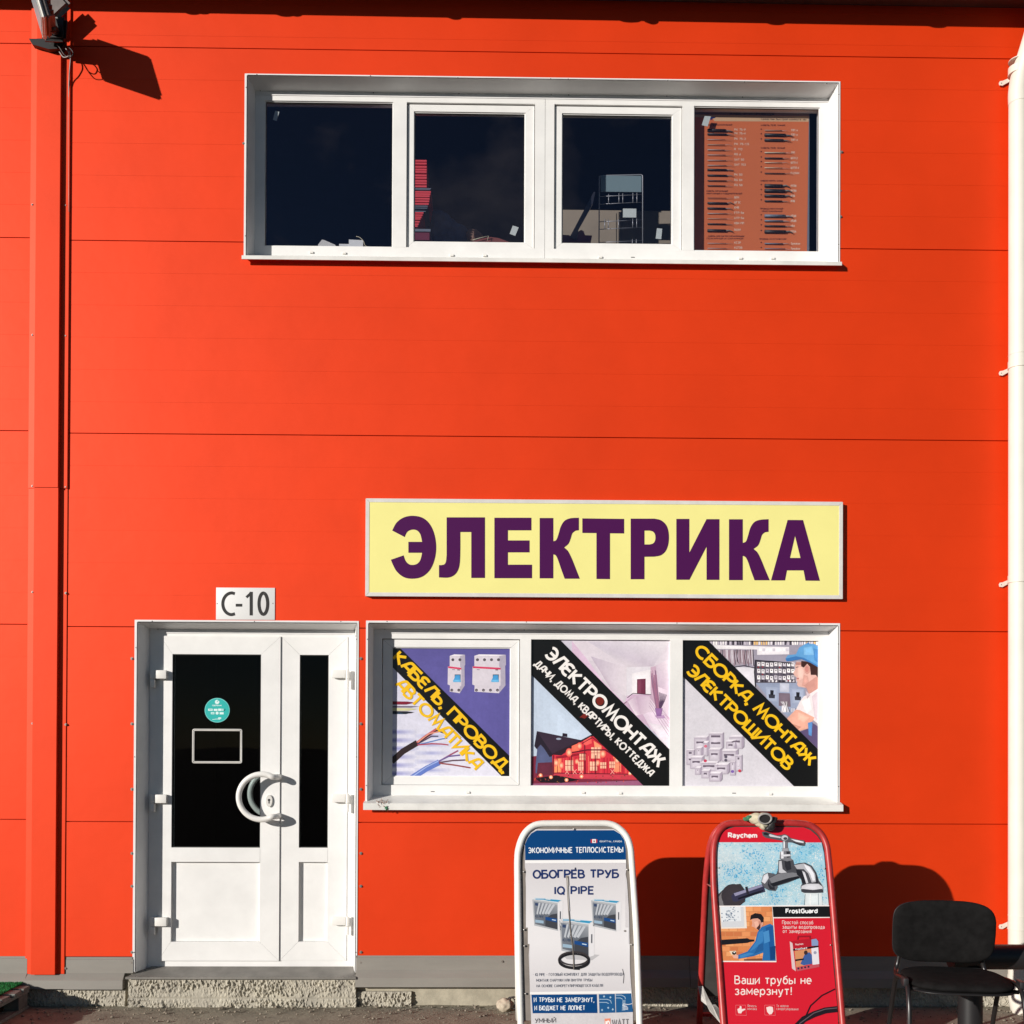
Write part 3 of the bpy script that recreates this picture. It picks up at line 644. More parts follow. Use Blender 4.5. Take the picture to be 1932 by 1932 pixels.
# ------------------------------------------------------------------ door
dn = node('door', W(465, 1824, 0), bld); dn['label'] = 'white glazed door with a narrow second leaf'
DD = .125; YL = DD-.014
DI = RW(283, 1187, 666.5, 1823, DD)
casing(dn, DR_lip, (DI[0], DI[1], W(460, 1826, DD).z, DI[3]), (DR_in[0], DR_in[1], W(260, 1834).z, DR_in[3]), DD)
L1, G1, B1 = RW(302, 1199.6, 526, 1813, YL), RW(325.4, 1234, 490.6, 1599.4, YL), RW(322.9, 1626, 488.7, 1777.2, YL)
L2, G2r, B2 = RW(529, 1199.8, 652.8, 1812.3, YL), RW(565.2, 1234, 617.8, 1599.4, YL), RW(562.9, 1626, 616.6, 1777.2, YL)
G2r = (G2r[0], G2r[1], G1[2], G1[3]); B2 = (B2[0], B2[1], B1[2], B1[3]); L2 = (L1[1]+.0025, L2[1], L1[2], L1[3])
zth = W(450, 1824, DD).z
bm = bmesh.new(); a, b, c, d = L1[0]+.01, L2[1]-.01, L1[2]+.01, L1[3]-.012
cells(bm, (DI[0], DI[1], zth-.01, DI[3]), [(a, b, c, d)], DD, DD+.06); obj('frame', bm, 'white', dn)
YL0 = YL
for L_, G_, B_, nm in ((L1, G1, B1, 'wide'), (L2, G2r, B2, 'narrow')):
    YL = YL0+(.009 if nm == 'narrow' else 0)
    bm = bmesh.new(); m1 = G_[2]-.001; m0 = B_[3]+.001
    # stiles and rails with mitred corners, plus the middle rail
    ring(bm, L_, (G_[0], G_[1], B_[2], G_[3]), YL, YL+.06)
    box(bm, G_[0]+.0004, G_[1]-.0004, YL-.0012, YL+.058, B_[3], G_[2])
    o = obj('door_leaf', bm, 'white', dn); o['label'] = nm+' door leaf'
    bm = bmesh.new(); e = .005; ring(bm, (G_[0], G_[1], G_[2], G_[3]), (G_[0]+e, G_[1]-e, G_[2]+e, G_[3]-e), YL+.008, YL+.03); obj('gasket', bm, 'gasket', dn)
    pane(dn, G_, YL+.016, 'doorglass')
    rr = .010
    bm = bmesh.new(); box(bm, B_[0]+.001, B_[1]-.001, YL+.024, YL+.05, B_[2]+.001, B_[3]-.001); obj('kick_panel', bm, 'white', dn)
YL = YL0
bx('gap_shadow_strip', L1[1]+.0004, L2[0]-.0004, YL+.018, YL+.05, L1[2], L1[3], 'gasket', dn)  # black strip: the shade between the two leaves, put in as colour
def hinge(pxl, pyc, side):
    p = W(pxl, pyc, YL-.02); bm = bmesh.new()
    if side < 0:
        box(bm, p.x+.018, p.x+.092, YL-.034, YL-.0004, p.z-.027, p.z+.027, .006)
        box(bm, p.x-.01, p.x+.0175, YL-.030, YL+.012, p.z-.027, p.z+.027, .004); box(bm, p.x-.010, p.x+.0165, YL-.028, YL+.012, p.z-.083, p.z-.0285, .005)
    else:
        box(bm, p.x-.088, p.x-.004, YL-.026, YL-.0004, p.z-.026, p.z+.026, .006)
        tube(bm, [(p.x+.008, YL-.018, p.z-.030), (p.x+.008, YL-.018, p.z+.028)], .0115, 14); tube(bm, [(p.x+.008, YL-.018, p.z-.084), (p.x+.008, YL-.018, p.z-.032)], .0115, 14)
    return obj('hinge', bm, 'hinge', dn, auto=40)
for y in (1272.5, 1507, 1739): hinge(287, y, -1); hinge(653, y-1, 1)
# bow handle: pair of half rings, outside and inside
def bow(y_, cx, cz, r, rx, tr):
    pts = []
    for i in range(25):
        a = math.radians(62+236*i/24); pts.append((cx+rx*math.cos(a), y_, cz+r*math.sin(a)))
    q0, q1 = pts[0], pts[-1]; sg = -1 if y_ < YL else 1
    return [(q0[0]+.022, YL if sg < 0 else YL+.06, q0[2]-.002), (q0[0]+.019, y_+sg*-.03, q0[2]-.001)]+pts+[(q1[0]+.019, y_+sg*-.03, q1[2]+.001), (q1[0]+.022, YL if sg < 0 else YL+.06, q1[2]+.002)]
hc = W(497, 1505, YL-.07)
t1 = W(505, 1466, YL-.08); t2 = W(505, 1541, YL-.08); le = W(450.5, 1503, YL-.085)
R_ = (t1.z-t2.z)/2/.88; cz = (t1.z+t2.z)/2; cxh = le.x+.142
bm = bmesh.new(); tube(bm, smooth(bow(YL-.085, cxh, cz, R_, .142, .016), 3), .018, 14); obj('handle', bm, 'hinge', dn, smooth=True)
bm = bmesh.new(); tube(bm, smooth(bow(YL+.13, cxh+.02, cz+.01, R_, .142, .016), 3), .018, 14); obj('handle', bm, 'hinge', dn, smooth=True)
p = W(508, 1511, YL-.004); bm = bmesh.new()
tube(bm, [(p.x, YL-.012, p.z), (p.x, YL-.0004, p.z)], .02, 20)
for v in bm.verts: v.co.z = p.z+(v.co.z-p.z)*1.9
lk = obj('lock_plate', bm, 'signframe', dn)
bm = bmesh.new(); tube(bm, [(p.x, YL-.0136, p.z+.006), (p.x, YL-.0122, p.z+.006)], .0075, 12); box(bm, p.x-.003, p.x+.003, YL-.0136, YL-.0122, p.z-.016, p.z+.0); obj('keyhole', bm, 'ink', dn)
rivets(dn, [(287, 1172), (480, 1172.5), (643, 1172.5), (256.5, 1222), (254, 1428), (672.5, 1206), (672, 1428), (253, 1797), (671.5, 1797)], -.005, .38)
rivets(dn, [(298, 1187), (489.5, 1186.5), (649, 1186)], DD-.004, .42)

# ================================================================== THINGS ON THE WALL
NY = Vector((0, -1, 0))
# --- ЭЛЕКТРИКА sign
SY = -.035
so = RW(690, 940.2, 1590, 1130.2, SY)
sg = thing('sign_board', 'long pale yellow sign with purple letters ЭЛЕКТРИКА above the lower window', 'sign', (so[0], 0, so[2]))
e = .0235
bx('sign_box', so[0]+.002, so[1]-.002, SY+.004, -.0003, so[2]+.002, so[3]-.002, 'signframe', sg)
bm = bmesh.new(); ring(bm, so, (so[0]+e, so[1]-e, so[2]+e, so[3]-e), SY-.001, SY+.0038); bmesh.ops.bevel(bm, geom=bm.edges[:], offset=.0008, segments=1, affect='EDGES'); obj('sign_frame', bm, 'signframe', sg)
bx('sign_face', so[0]+e, so[1]-e, SY+.0008, SY+.0036, so[2]+e, so[3]-e, 'signface', sg)
E1, E2 = (677.2, 920.0, .244715), (1137.2, 920.0, .244715)
def C(c, r, a0, a1, n=10): return [(c[0]+r[0]*math.cos(math.radians(a0+(a1-a0)*i/n)), c[1]-r[1]*math.sin(math.radians(a0+(a1-a0)*i/n))) for i in range(n+1)]
def sm(pts, n=5): return [(v.x, v.y) for v in smooth([Vector((p[0], p[1], 0)) for p in pts], n)]
letters = [
 (E1, [sm([(256, 331), (290, 270), (345, 230), (415, 217), (490, 232), (545, 280), (580, 355), (595, 450), (585, 545), (550, 630), (490, 685), (415, 702), (345, 690), (290, 645), (260, 590), (246, 556)])+[(344, 522)]+sm([(344, 522), (358, 562), (382, 588), (415, 596), (450, 586), (474, 556), (487, 502)])+[(381, 502), (381, 418), (487, 418)]+sm([(487, 418), (474, 362), (450, 332), (415, 323), (380, 334), (362, 356), (352, 381)])]),
 (E1, [[(676, 229), (971, 229), (971, 696), (866, 696), (866, 342), (781, 342)]+sm([(781, 342), (781, 480), (776, 590), (756, 650), (722, 682), (680, 694), (617, 692)])+[(617, 598)]+sm([(640, 597), (660, 590), (671, 568), (676, 520)])]),
 (E1, [[(1044, 232), (1329, 232), (1329, 329), (1148, 329), (1148, 407), (1315, 407), (1315, 499), (1148, 499), (1148, 594), (1334, 594), (1334, 698), (1044, 698)]]),
 (E1, [[(1393, 234), (1498, 234), (1498, 414)]+sm([(1498, 414), (1522, 402), (1538, 360), (1556, 300), (1585, 256), (1630, 236), (1695, 232)])+[(1695, 328)]+sm([(1668, 332), (1645, 352), (1632, 392), (1615, 432), (1582, 461)])+sm([(1582, 461), (1612, 490), (1640, 545), (1670, 620), (1702, 702)])[1:]+[(1586, 702)]+sm([(1586, 702), (1558, 625), (1535, 558), (1518, 524), (1498, 514)])+[(1498, 699), (1393, 699)]]),
 (E1, [[(1722, 237), (2044, 241), (2044, 353), (1935, 352), (1935, 705), (1831, 704), (1831, 350), (1722, 349)]]),
 (E2, [[(215, 239)]+sm([(400, 239), (450, 252), (490, 290), (508, 350), (507, 425), (487, 485), (450, 520), (400, 532)])+[(322, 533), (322, 706), (215, 706), (215, 239), (321, 330), (321, 438)]+sm([(360, 438), (388, 430), (404, 405), (404, 365), (388, 340), (360, 331)])+[(321, 330)]]),
 (E2, [[(567, 241), (667, 241), (667, 502), (800, 243), (899, 243), (899, 711), (800, 711), (800, 454), (668, 710), (567, 710)]]),
 (E2, [[(973, 244), (1079, 244), (1079, 427)]+sm([(1079, 427), (1104, 414), (1120, 370), (1138, 310), (1168, 266), (1213, 248), (1278, 243)])+[(1278, 340)]+sm([(1250, 344), (1228, 364), (1215, 404), (1198, 444), (1163, 472)])+sm([(1163, 472), (1194, 502), (1222, 558), (1252, 632), (1287, 714)])[1:]+[(1170, 714)]+sm([(1170, 714), (1142, 638), (1119, 570), (1100, 536), (1079, 526)])+[(1079, 713), (973, 713)]]),
 (E2, [[(1425, 249), (1544, 250), (1674, 718), (1563, 717), (1548, 638), (1420, 638), (1405, 715), (1297, 715), (1425, 249), (1482, 372), (1443, 542), (1524, 542), (1482, 372)]]),
]
for reg, polys in letters:
    a = Art((0, SY-.0004, 0), NY, reg)
    for p in polys:
        if reg is E2 and p[0] == (215, 239):            # Р: pieces round the counter
            outer = sm([(400, 239), (450, 252), (490, 290), (508, 350), (507, 425), (487, 485), (450, 520), (400, 532)]); inner = sm([(360, 331), (388, 340), (404, 365), (404, 405), (388, 430), (360, 438)])
            a.poly([(215, 239), (321, 239), (321, 706), (215, 706)], (0, 0, 0)); a.poly([(321, 239), (400, 239)]+outer[1:-1]+[(400, 532), (321, 533), (321, 438)]+inner[::-1]+[(321, 331)], (0, 0, 0))
        elif reg is E2 and p[0] == (1425, 249):
            a.poly([(1425, 249), (1544, 250), (1524, 260), (1482, 372), (1443, 542), (1420, 638), (1405, 715), (1297, 715)], (0, 0, 0)); a.poly([(1544, 250), (1674, 718), (1563, 717), (1548, 638), (1524, 542), (1482, 372), (1524, 260)], (0, 0, 0)); a.poly([(1443, 542), (1524, 542), (1548, 638), (1420, 638)], (0, 0, 0))
        else:
            q = [p[0]]
            for v in p[1:]:
                if (Vector(v)-Vector(q[-1])).length > 1.0: q.append(v)
            a.poly(q, (0, 0, 0))
    a.build('letter', 'purple', sg)

# --- C-10 plate
po = RW(407.8, 1108.5, 518.4, 1169.6, -.004)
pl = thing('number_plate', 'white square number plate reading C-10 on the wall above the door', 'sign', (po[0], 0, po[2]))
bx('plate', po[0], po[1], -.0045, -.0003, po[2], po[3], 'plate', pl, bev=.0008)
Cr = (236.4, 1086.1, .24140)
a = Art((0, -.0048, 0), NY, Cr); w_ = 24
def el(cx, cy, rx, ry, a0, a1, n=22): return [(cx+rx*math.cos(math.radians(a0+(a1-a0)*i/n)), cy-ry*math.sin(math.radians(a0+(a1-a0)*i/n))) for i in range(n+1)]
K = (0, 0, 0)
a.stroke([(856, 141), (835, 135)]+el(832, 220, 70, 85, 95, 265)+[(835, 304), (857, 298)], w_, K)
a.stroke([(863, 231), (914, 231)], 22, K)
a.stroke([(984, 126), (984, 311)], 25, K); a.stroke([(946, 170), (975, 143), (984, 130)], 20, K)
a.stroke(el(1079, 219, 34, 83, 90, 450, 30), w_+1, K)
a.build('lettering', 'ink', pl)
for q in ((717, 218), (1153, 216)):
    p = W(Cr[0]+q[0]*Cr[2], Cr[1]+q[1]*Cr[2], -.005); o = inst(riv, p, pl); o.scale = (.35, .35, .35)

# --- downpipe
pr = .058
xpl = W(1904, 900, -.10).x+pr
dp = thing('downpipe', 'cream round metal downpipe running down the right edge of the red wall', 'downpipe', (xpl, -.1, 0))
zel = W(1903, 190, -.1).z; ztop = zel+.62
zbot = W(1903, 1790, -.1).z
bm = bmesh.new(); tube(bm, [(xpl, -.1, zbot-.20), (xpl, -.1, zel+.02)], pr, 32); obj('pipe', bm, 'pipe', dp, auto=40)
bm = bmesh.new(); tube(bm, smooth([(xpl, -.1, zel-.02), (xpl, -.1, zel+.06), (xpl+.012, -.112, zel+.16), (xpl+.045, -.15, zel+.30), (xpl+.07, -.20, zel+.45), (xpl+.08, -.24, zel+.65), (xpl+.08, -.26, zel+.9)], 8), pr*1.035, 32); obj('pipe_bend', bm, 'pipe', dp, auto=50)
bm = bmesh.new(); tube(bm, smooth([(xpl, -.1, zbot-.16), (xpl, -.1, zbot-.24), (xpl-.005, -.13, zbot-.33), (xpl-.01, -.22, zbot-.42), (xpl-.01, -.28, zbot-.46)], 8), pr*1.04, 32); obj('pipe_shoe', bm, 'pipe', dp, auto=50)
for i, py in enumerate((157, 704, 1103, 1748)):
    p = W(1890, py, -.012); z = p.z+.02
    bm = bmesh.new(); tube(bm, [(xpl, -.1, z-.022), (xpl, -.1, z+.022)], pr*1.05, 32, cap=False)
    tube(bm, [(xpl, -.1, z-.0225), (xpl, -.1, z-.0165)], pr*1.075, 32)
    c = obj('clamp', bm, 'pipe', dp, auto=40)
    bm = bmesh.new(); q = [(p.x-.018+.0, p.z-.0), (p.x-.014, p.z-.014), (p.x+.004, p.z-.016), (p.x+.05, p.z+.010), (p.x+.05, p.z+.034), (p.x+.004, p.z+.014), (p.x-.012, p.z+.012)]
    prism(bm, q, 'y', -.014, -.009); box(bm, p.x+.045, p.x+.05, -.08, -.009, p.z+.012, p.z+.032); obj('clamp_lug', bm, 'pipe', c)
    o = inst(riv, (p.x-.003, -.0145, p.z-.001), c); o.scale = (.35, .35, .35)
    if i in (0, 1, 3):
        bm = bmesh.new(); tube(bm, [(xpl, -.1, z+.06), (xpl, -.1, z+.064)], pr*1.03, 32); obj('pipe_joint', bm, 'pipe', dp, auto=40)

# --- floodlight, upper left corner
Pin = W(89, 74, -.235)
vx = Vector((.35, -.9, -.10)).normalized(); ux = Vector((-.29, 0, .957)).normalized(); nx_ = ux.cross(vx).normalized()
fl = thing('floodlight', 'grey angled floodlight on a dark bracket at the top of the red pilaster', 'lamp', Pin)
def obox(bm, o, a, b, c):
    vs = [bm.verts.new(o+a*i+b*j+c*k) for i in (0, 1) for j in (0, 1) for k in (0, 1)]
    for f in ((0, 1, 3, 2), (4, 6, 7, 5), (0, 4, 5, 1), (2, 3, 7, 6), (0, 2, 6, 4), (1, 5, 7, 3)): bm.faces.new([vs[i] for i in f])
    bmesh.ops.recalc_face_normals(bm, faces=bm.faces[:])
Lv, Lu = .25, .26
if nx_.x > 0: nx_ = -nx_
bm = bmesh.new(); obox(bm, Pin, ux*Lu, vx*Lv, nx_*-.03); bmesh.ops.bevel(bm, geom=bm.edges[:], offset=.012, segments=3, affect='EDGES'); obj('housing', bm, 'lampbody', fl, auto=40)
bm = bmesh.new(); obox(bm, Pin-ux*.008-vx*.008+nx_*.0005, ux*(Lu+.016), vx*(Lv+.016), nx_*.022); bmesh.ops.bevel(bm, geom=bm.edges[:], offset=.010, segments=3, affect='EDGES'); obj('bezel', bm, 'lampface', fl)
bm = bmesh.new(); obox(bm, Pin+ux*.012+vx*.02+nx_*.0226, ux*(Lu-.03), vx*(Lv-.04), nx_*.003); obj('lens', bm, 'screenblue', fl)
for i in range(7):
    bm = bmesh.new(); obox(bm, Pin+ux*(.03+i*.031)+vx*.04-nx_*.0305, ux*.004, vx*(Lv-.08), nx_*-.028); obj('cooling_fin', bm, 'lampbody', fl)
# bracket plate on the pilaster, arm, driver box, loop of cable
b0, b1 = W(58, 78, -.05), W(122, 96, -.05)
bm = bmesh.new()
prism(bm, [(b0.x, b0.z), (b0.x+.02, b0.z-.035), (b0.x+.06, b0.z-.045), (b0.x+.12, b0.z-.062), (b1.x-.01, b0.z-.058), (b1.x+.012, b0.z-.02), (b1.x-.04, b0.z+.005)], 'y', -.075, -.036)
obj('bracket', bm, 'blackmetal', fl)
bm = bmesh.new(); A = Vector((b1.x-.075, -.055, b0.z-.01)); B = Pin-nx_*.02+vx*.10+ux*.09
tube(bm, smooth([A, A+Vector((-.01, -.06, .02)), B], 5), .016, 10); A2 = A+Vector((.05, 0, 0)); tube(bm, smooth([A2+Vector((-.02, 0, 0)), A2+Vector((.0, -.07, .02)), Pin-nx_*.035+vx*.08+ux*.03], 5), .026, 10); obj('arm', bm, 'blackmetal', fl, smooth=True)
def from_shadow(px, py, d): p = W(px, py, 0); return Vector((p.x-1.1*d, -d, p.z+.38*d))
c = from_shadow(164, 53, .13)
e1, e2 = Vector((.72, 0, .69)), Vector((-.69, 0, .72))
bm = bmesh.new(); obox(bm, c-e1*.13-e2*.058, e1*.21, e2*.116, Vector((0, .05, 0))); bmesh.ops.bevel(bm, geom=bm.edges[:], offset=.024, segments=5, affect='EDGES'); obj('driver_box', bm, 'lampbody', fl, auto=50)
c2 = from_shadow(158, 84, .14)
bm = bmesh.new(); obox(bm, c2+Vector((-.05, 0, -.12)), Vector((.15, -.01, -.01)), Vector((.01, 0, .15)), Vector((0, .03, 0))); bmesh.ops.bevel(bm, geom=bm.edges[:], offset=.02, segments=3, affect='EDGES'); obj('shadow_filler', bm, 'blackmetal', fl, auto=50)  # block added to fill out the lamp's shadow on the wall
bm = bmesh.new(); q = [W(x, y, -.10) for x, y in ((108, 84), (114, 92), (122, 104), (133, 108), (138, 100), (133, 92), (126, 88))]; tube(bm, smooth(q, 5), .0035, 8); obj('cable', bm, 'cable', fl, smooth=True)
bm = bmesh.new(); tube(bm, smooth([W(x, y, dd) for x, y, dd in ((112, 98, -.12), (120, 108, -.13), (130, 105, -.14), (128, 96, -.14), (124, 92, -.13))], 5), .003, 8); tube(bm, smooth([W(x, y, dd) for x, y, dd in ((131, 90, -.03), (133, 110, -.05), (131.5, 130, -.04), (130, 162, -.012), (129, 240, -.009), (130, 400, -.009))], 5), .0035, 8); obj('cable', bm, 'greycable', fl, smooth=True)

# --- round sticker and clear frame on the door glass
ps = W(409.7, 1340, YL+.012)
st = thing('round_sticker', 'round turquoise sticker on the dark glass of the door', 'sticker', ps)
a = Art((0, YL+.0135, 0), NY, (409.7, 1340, 23.6/100))
TQ, TW = S(40, 178, 172), S(215, 238, 235)
a.ell(0, 0, 100, 98, S(120, 205, 200), 0, 40); a.ell(0, 0, 95, 93, TQ, 1, 40)
a.ell(0, -66, 18, 17, TW, 2); a.poly([(-3, -70), (4, -68), (20, -86), (16, -88)], TQ, 3)
a.text('СБЕРБАНК', (-40, -32), (38, -32), 12, TW, 2, .2)
for x0, y0, x1, y1 in ((-72, -12, -36, 5), (-27, -11, 3, 6), (8, -13, 36, 6), (42, -12, 50, 6), (-50, 16, -22, 32), (20, 16, 52, 33)): a.rect(x0, y0, x1, y1, TW, 2)
a.ell(0, 23, 12, 12, TW, 2); a.stroke([(-66, -4), (-42, -4)], 4, TQ, 3); a.stroke([(-46, 24), (-26, 24)], 4, TQ, 3); a.stroke([(52, -2), (58, 3), (66, -10)], 5, S(12, 90, 90), 3)
a.stroke([(-38, 74), (0, 70), (24, 74)], 4, TW, 2); a.ell(20, 63, 14, 6, TW, 2)
a.build('print', 'print', st)
bm = bmesh.new(); tube(bm, [(ps.x, YL+.0138, ps.z), (ps.x, YL+.0155, ps.z)], 23.4/304*.985, 40); obj('sticker_base', bm, 'paper', st)
fo = RW(362.7, 1375, 456.6, 1440.5, YL+.005)
df = thing('poster_frame', 'empty rounded silver snap frame stuck on the door glass below the round sticker', 'frame', ((fo[0]+fo[1])/2, YL+.01, fo[2]))
def rrect(x0, x1, z0, z1, r, y, n=5):
    out = []
    for cx, cz, a0 in ((x1-r, z1-r, 0), (x0+r, z1-r, 90), (x0+r, z0+r, 180), (x1-r, z0+r, 270)):
        for i in range(n+1):
            t = math.radians(a0+90*i/n); out.append(Vector((cx+r*math.cos(t), y, cz+r*math.sin(t))))
    return out
bm = bmesh.new(); tube(bm, rrect(fo[0]+.003, fo[1]-.003, fo[2]+.003, fo[3]-.003, .010, YL+.008), .0034, 8, closed=True); tube(bm, rrect(fo[0]+.0105, fo[1]-.0105, fo[2]+.0105, fo[3]-.0105, .006, YL+.009), .0030, 8, closed=True); obj('frame_profile', bm, 'signframe', df, smooth=True)

# ================================================================== POSTERS IN THE LOWER WINDOW
A_ = (677.2, 1162.8, .244715); B_r = (1124.4, 1162.8, .251325)
random.seed(11)
YEL = S(240, 190, 25); BLK = S(14, 13, 13); WHT = S(232, 228, 224)
def poster(label, y, rect_, reg):
    p = thing('window_poster', label, 'poster', (rect_[0], y, rect_[2]), group='posters in the lower window')
    bx('sheet', rect_[0]+.0005, rect_[1]-.0005, y, y+.0012, rect_[2]+.0005, rect_[3]-.0005, 'plate', p)
    return p
def clip(pts, x0, y0, x1, y1):                       # cut an outline to the sheet
    def cut(P, ins, it):
        out = []
        for i in range(len(P)):
            a, b = P[i-1], P[i]
            if ins(b):
                if not ins(a): out.append(it(a, b))
                out.append(b)
            elif ins(a): out.append(it(a, b))
        return out
    def xi(x): return lambda a, b: (x, a[1]+(b[1]-a[1])*(x-a[0])/(b[0]-a[0]))
    def yi(y): return lambda a, b: (a[0]+(b[0]-a[0])*(y-a[1])/(b[1]-a[1]), y)
    P = cut(list(pts), lambda p: p[0] >= x0, xi(x0)); P = cut(P, lambda p: p[0] <= x1, xi(x1)) if P else P
    P = cut(P, lambda p: p[1] >= y0, yi(y0)) if P else P; P = cut(P, lambda p: p[1] <= y1, yi(y1)) if P else P
    return P
class CA(Art):
    box_ = (0, 0, 1, 1); soft = False
    def poly(s, pts, col, l=1):
        if isinstance(col, list): return Art.poly(s, pts, col, l)
        P = clip(pts, *s.box_)
        if len(P) < 3: return
        Art.poly(s, P, col, l)
        # round off large convex patches tonally, as in a photograph
        ar = sum(P[i-1][0]*P[i][1]-P[i][0]*P[i-1][1] for i in range(len(P)))/2
        if not s.soft or abs(ar) < 260: return
        sg = 1 if ar > 0 else -1
        for i in range(len(P)):
            ax, ay, bx_, by_, cx_, cy_ = *P[i-2], *P[i-1], *P[i]
            if ((bx_-ax)*(cy_-by_)-(by_-ay)*(cx_-bx_))*sg < -1e-3: return
        mx, my = sum(p[0] for p in P)/len(P), sum(p[1] for p in P)/len(P)
        for k, f_ in enumerate((.84, .66, .46, .26)):
            ox, oy = mx+(P[0][0]-mx)*.10*(1-f_), my+(P[0][1]-my)*.10*(1-f_)
            Art.poly(s, [(ox+(x-mx)*f_, oy+(y-my)*f_) for x, y in P], tuple(min(1, c*(1+.045*(k+1))) for c in col), l+.035*(k+1))
# poster 1
y1 = YS+.016
p1 = poster('left window poster: КАБЕЛЬ, ПРОВОД, АВТОМАТИКА with circuit breakers and cut cables', y1, Q1, A_)
a = CA((0, y1-.0003, 0), NY, A_); a.box_ = (250, 234, 1167, 1242)
PUR, PUR2 = S(92, 86, 152), S(80, 76, 146)
a.soft = True; a.vgrad(252, 234, 1166, 1241, S(208, 208, 228), S(226, 224, 238), 0)
a.poly([(252, 234), (1166, 234), (1166, 1241), (1110, 1241)], PUR, 1)
for i in range(6):                                   # out-of-focus blue bars of the cable picture
    y = 872+i*64; x1_ = 400+random.random()*40
    for k in range(8):
        t = 1-abs(k-3.5)/4; c0 = S(206-int(84*t), 206-int(84*t), 228-int(38*t)); a.hgrad(252, y+k*5, x1_+30*t, y+k*5+5, c0, S(212, 212, 231), 1.5)
for i in range(5):
    y = 905+i*66
    for k in range(7):
        t = 1-abs(k-3)/3.5; c0 = S(212-int(48*t), 212-int(46*t), 232-int(22*t)); a.hgrad(430, y+k*5, 560, y+k*5+5, S(213, 213, 232), c0, 1.4); a.hgrad(560, y+k*5, 690+20*t, y+k*5+5, c0, S(218, 217, 234), 1.4)
for y, h, c in ((655, 26, (122, 30, 50)), (690, 14, (110, 100, 120)), (706, 22, (200, 196, 150)), (730, 24, (30, 26, 30)), (742, 8, (60, 110, 160)), (745, 6, (190, 80, 60))):
    x1_ = 470-abs(y-690)*1.0
    a.poly([(252, y), (x1_-60, y+2), (x1_, y+h*.4), (x1_-70, y+h), (252, y+h)], S(*c), 2)
a.stroke([(252, 1120), (340, 1040), (450, 975)], 46, S(48, 34, 36), 2); a.stroke([(450, 978), (520, 925), (600, 872)], 26, S(196, 96, 96), 2.4); a.stroke([(455, 970), (540, 905), (640, 885)], 9, S(226, 150, 130), 2.6)
for q, c in (([(450, 985), (560, 925), (612, 925)], (60, 60, 90)), ([(455, 990), (560, 965), (640, 945), (680, 940)], (96, 130, 190)), ([(450, 992), (560, 982), (640, 985), (690, 992)], (176, 60, 76)), ([(470, 965), (600, 880), (665, 905)], (50, 40, 44))): a.stroke(q, 9, S(*c), 2.8)
a.stroke([(400, 1250), (520, 1175), (620, 1125)], 44, S(98, 122, 196), 2); a.stroke([(405, 1240), (520, 1162), (615, 1115)], 8, S(160, 178, 225), 2.3)
for q, c in (([(615, 1120), (700, 1070), (765, 1035)], (160, 80, 110)), ([(618, 1128), (720, 1112), (820, 1108)], (96, 70, 84)), ([(618, 1132), (730, 1146), (860, 1168)], (150, 76, 76)), ([(615, 1118), (690, 1080), (780, 1070)], (110, 90, 150))): a.stroke(q, 11, S(*c), 2.5)
# two breakers
def breaker(x, y, w_, n, lev):
    h = 300; d = 36 if n == 2 else 48; WB, WS = S(216, 208, 218), S(176, 168, 186)
    a.poly([(x+10, y+12), (x+w_-10, y+12), (x+w_-10, y+95), (x+w_, y+105), (x+w_, y+240), (x+w_-12, y+250), (x+w_-12, y+h), (x+10, y+h-12), (x+12, y+240), (x-6, y+232), (x-4, y+95), (x+10, y+90)], WB, 2)
    a.poly([(x+w_-10, y+12), (x+w_+d-8, y+4), (x+w_+d-6, y+80), (x+w_+d-12, y+90), (x+w_+d-10, y+240), (x+w_-12, y+h), (x+w_-12, y+250), (x+w_, y+240), (x+w_, y+105), (x+w_-10, y+95)], WS, 2)
    a.poly([(x+10, y+12), (x+46, y), (x+w_+d-8, y+4), (x+w_-10, y+12)], S(232, 226, 232), 2)
    a.poly([(x-2, y+92), (x+w_, y+104), (x+w_, y+118), (x-2, y+106)], S(206, 60, 96), 3)
    for i in range(n):
        cx = x+34+i*54
        a.ell(cx, y+42, 11, 11, S(58, 50, 58), 3, 12); a.ell(cx+2, y+44, 5, 5, S(120, 112, 118), 4, 10); a.ell(cx-8, y+276, 11, 11, S(70, 62, 70), 3, 12); a.ell(cx-6, y+277, 5, 5, S(140, 130, 138), 4, 10)
    a.rect(lev, y+155, lev+46, y+205, S(70, 84, 110), 3); a.poly([(lev+6, y+160), (lev+40, y+160), (lev+48, y+212), (lev-12, y+212)], S(70, 150, 206), 4); a.rect(lev-12, y+196, lev+46, y+214, S(104, 178, 222), 5)
    a.stroke([(lev+20, y+120), (lev+40, y+121)], 6, S(60, 50, 60), 4); a.stroke([(x+28, y+118), (x+50, y+119)], 5, S(140, 130, 140), 4)
breaker(690, 293, 100, 2, 738); breaker(880, 293, 212, 4, 1032)
a.stroke([(1062, 830), (1062, 831)], 1, PUR2, 2)
a.build('picture', 'photo', p1)
a = CA((0, y1-.0003, 0), NY, A_); a.box_ = (250, 234, 1167, 1242)
a.poly([(252, 234), (306, 234), (1166, 1082), (1166, 1241), (1108, 1241), (252, 386)], BLK, 5)
a.build('black_band', 'gloss', p1)
a = Art((0, y1-.0003, 0), NY, A_)
a.text('КАБЕЛЬ, ПРОВОД,', (250, 326), (1112, 1222), 100, YEL, 7, .21, .14, G2)
a.text('АВТОМАТИКА', (264, 530), (892, 1196), 104, YEL, 7, .19, .12, G2)
a.build('lettering', 'print', p1)
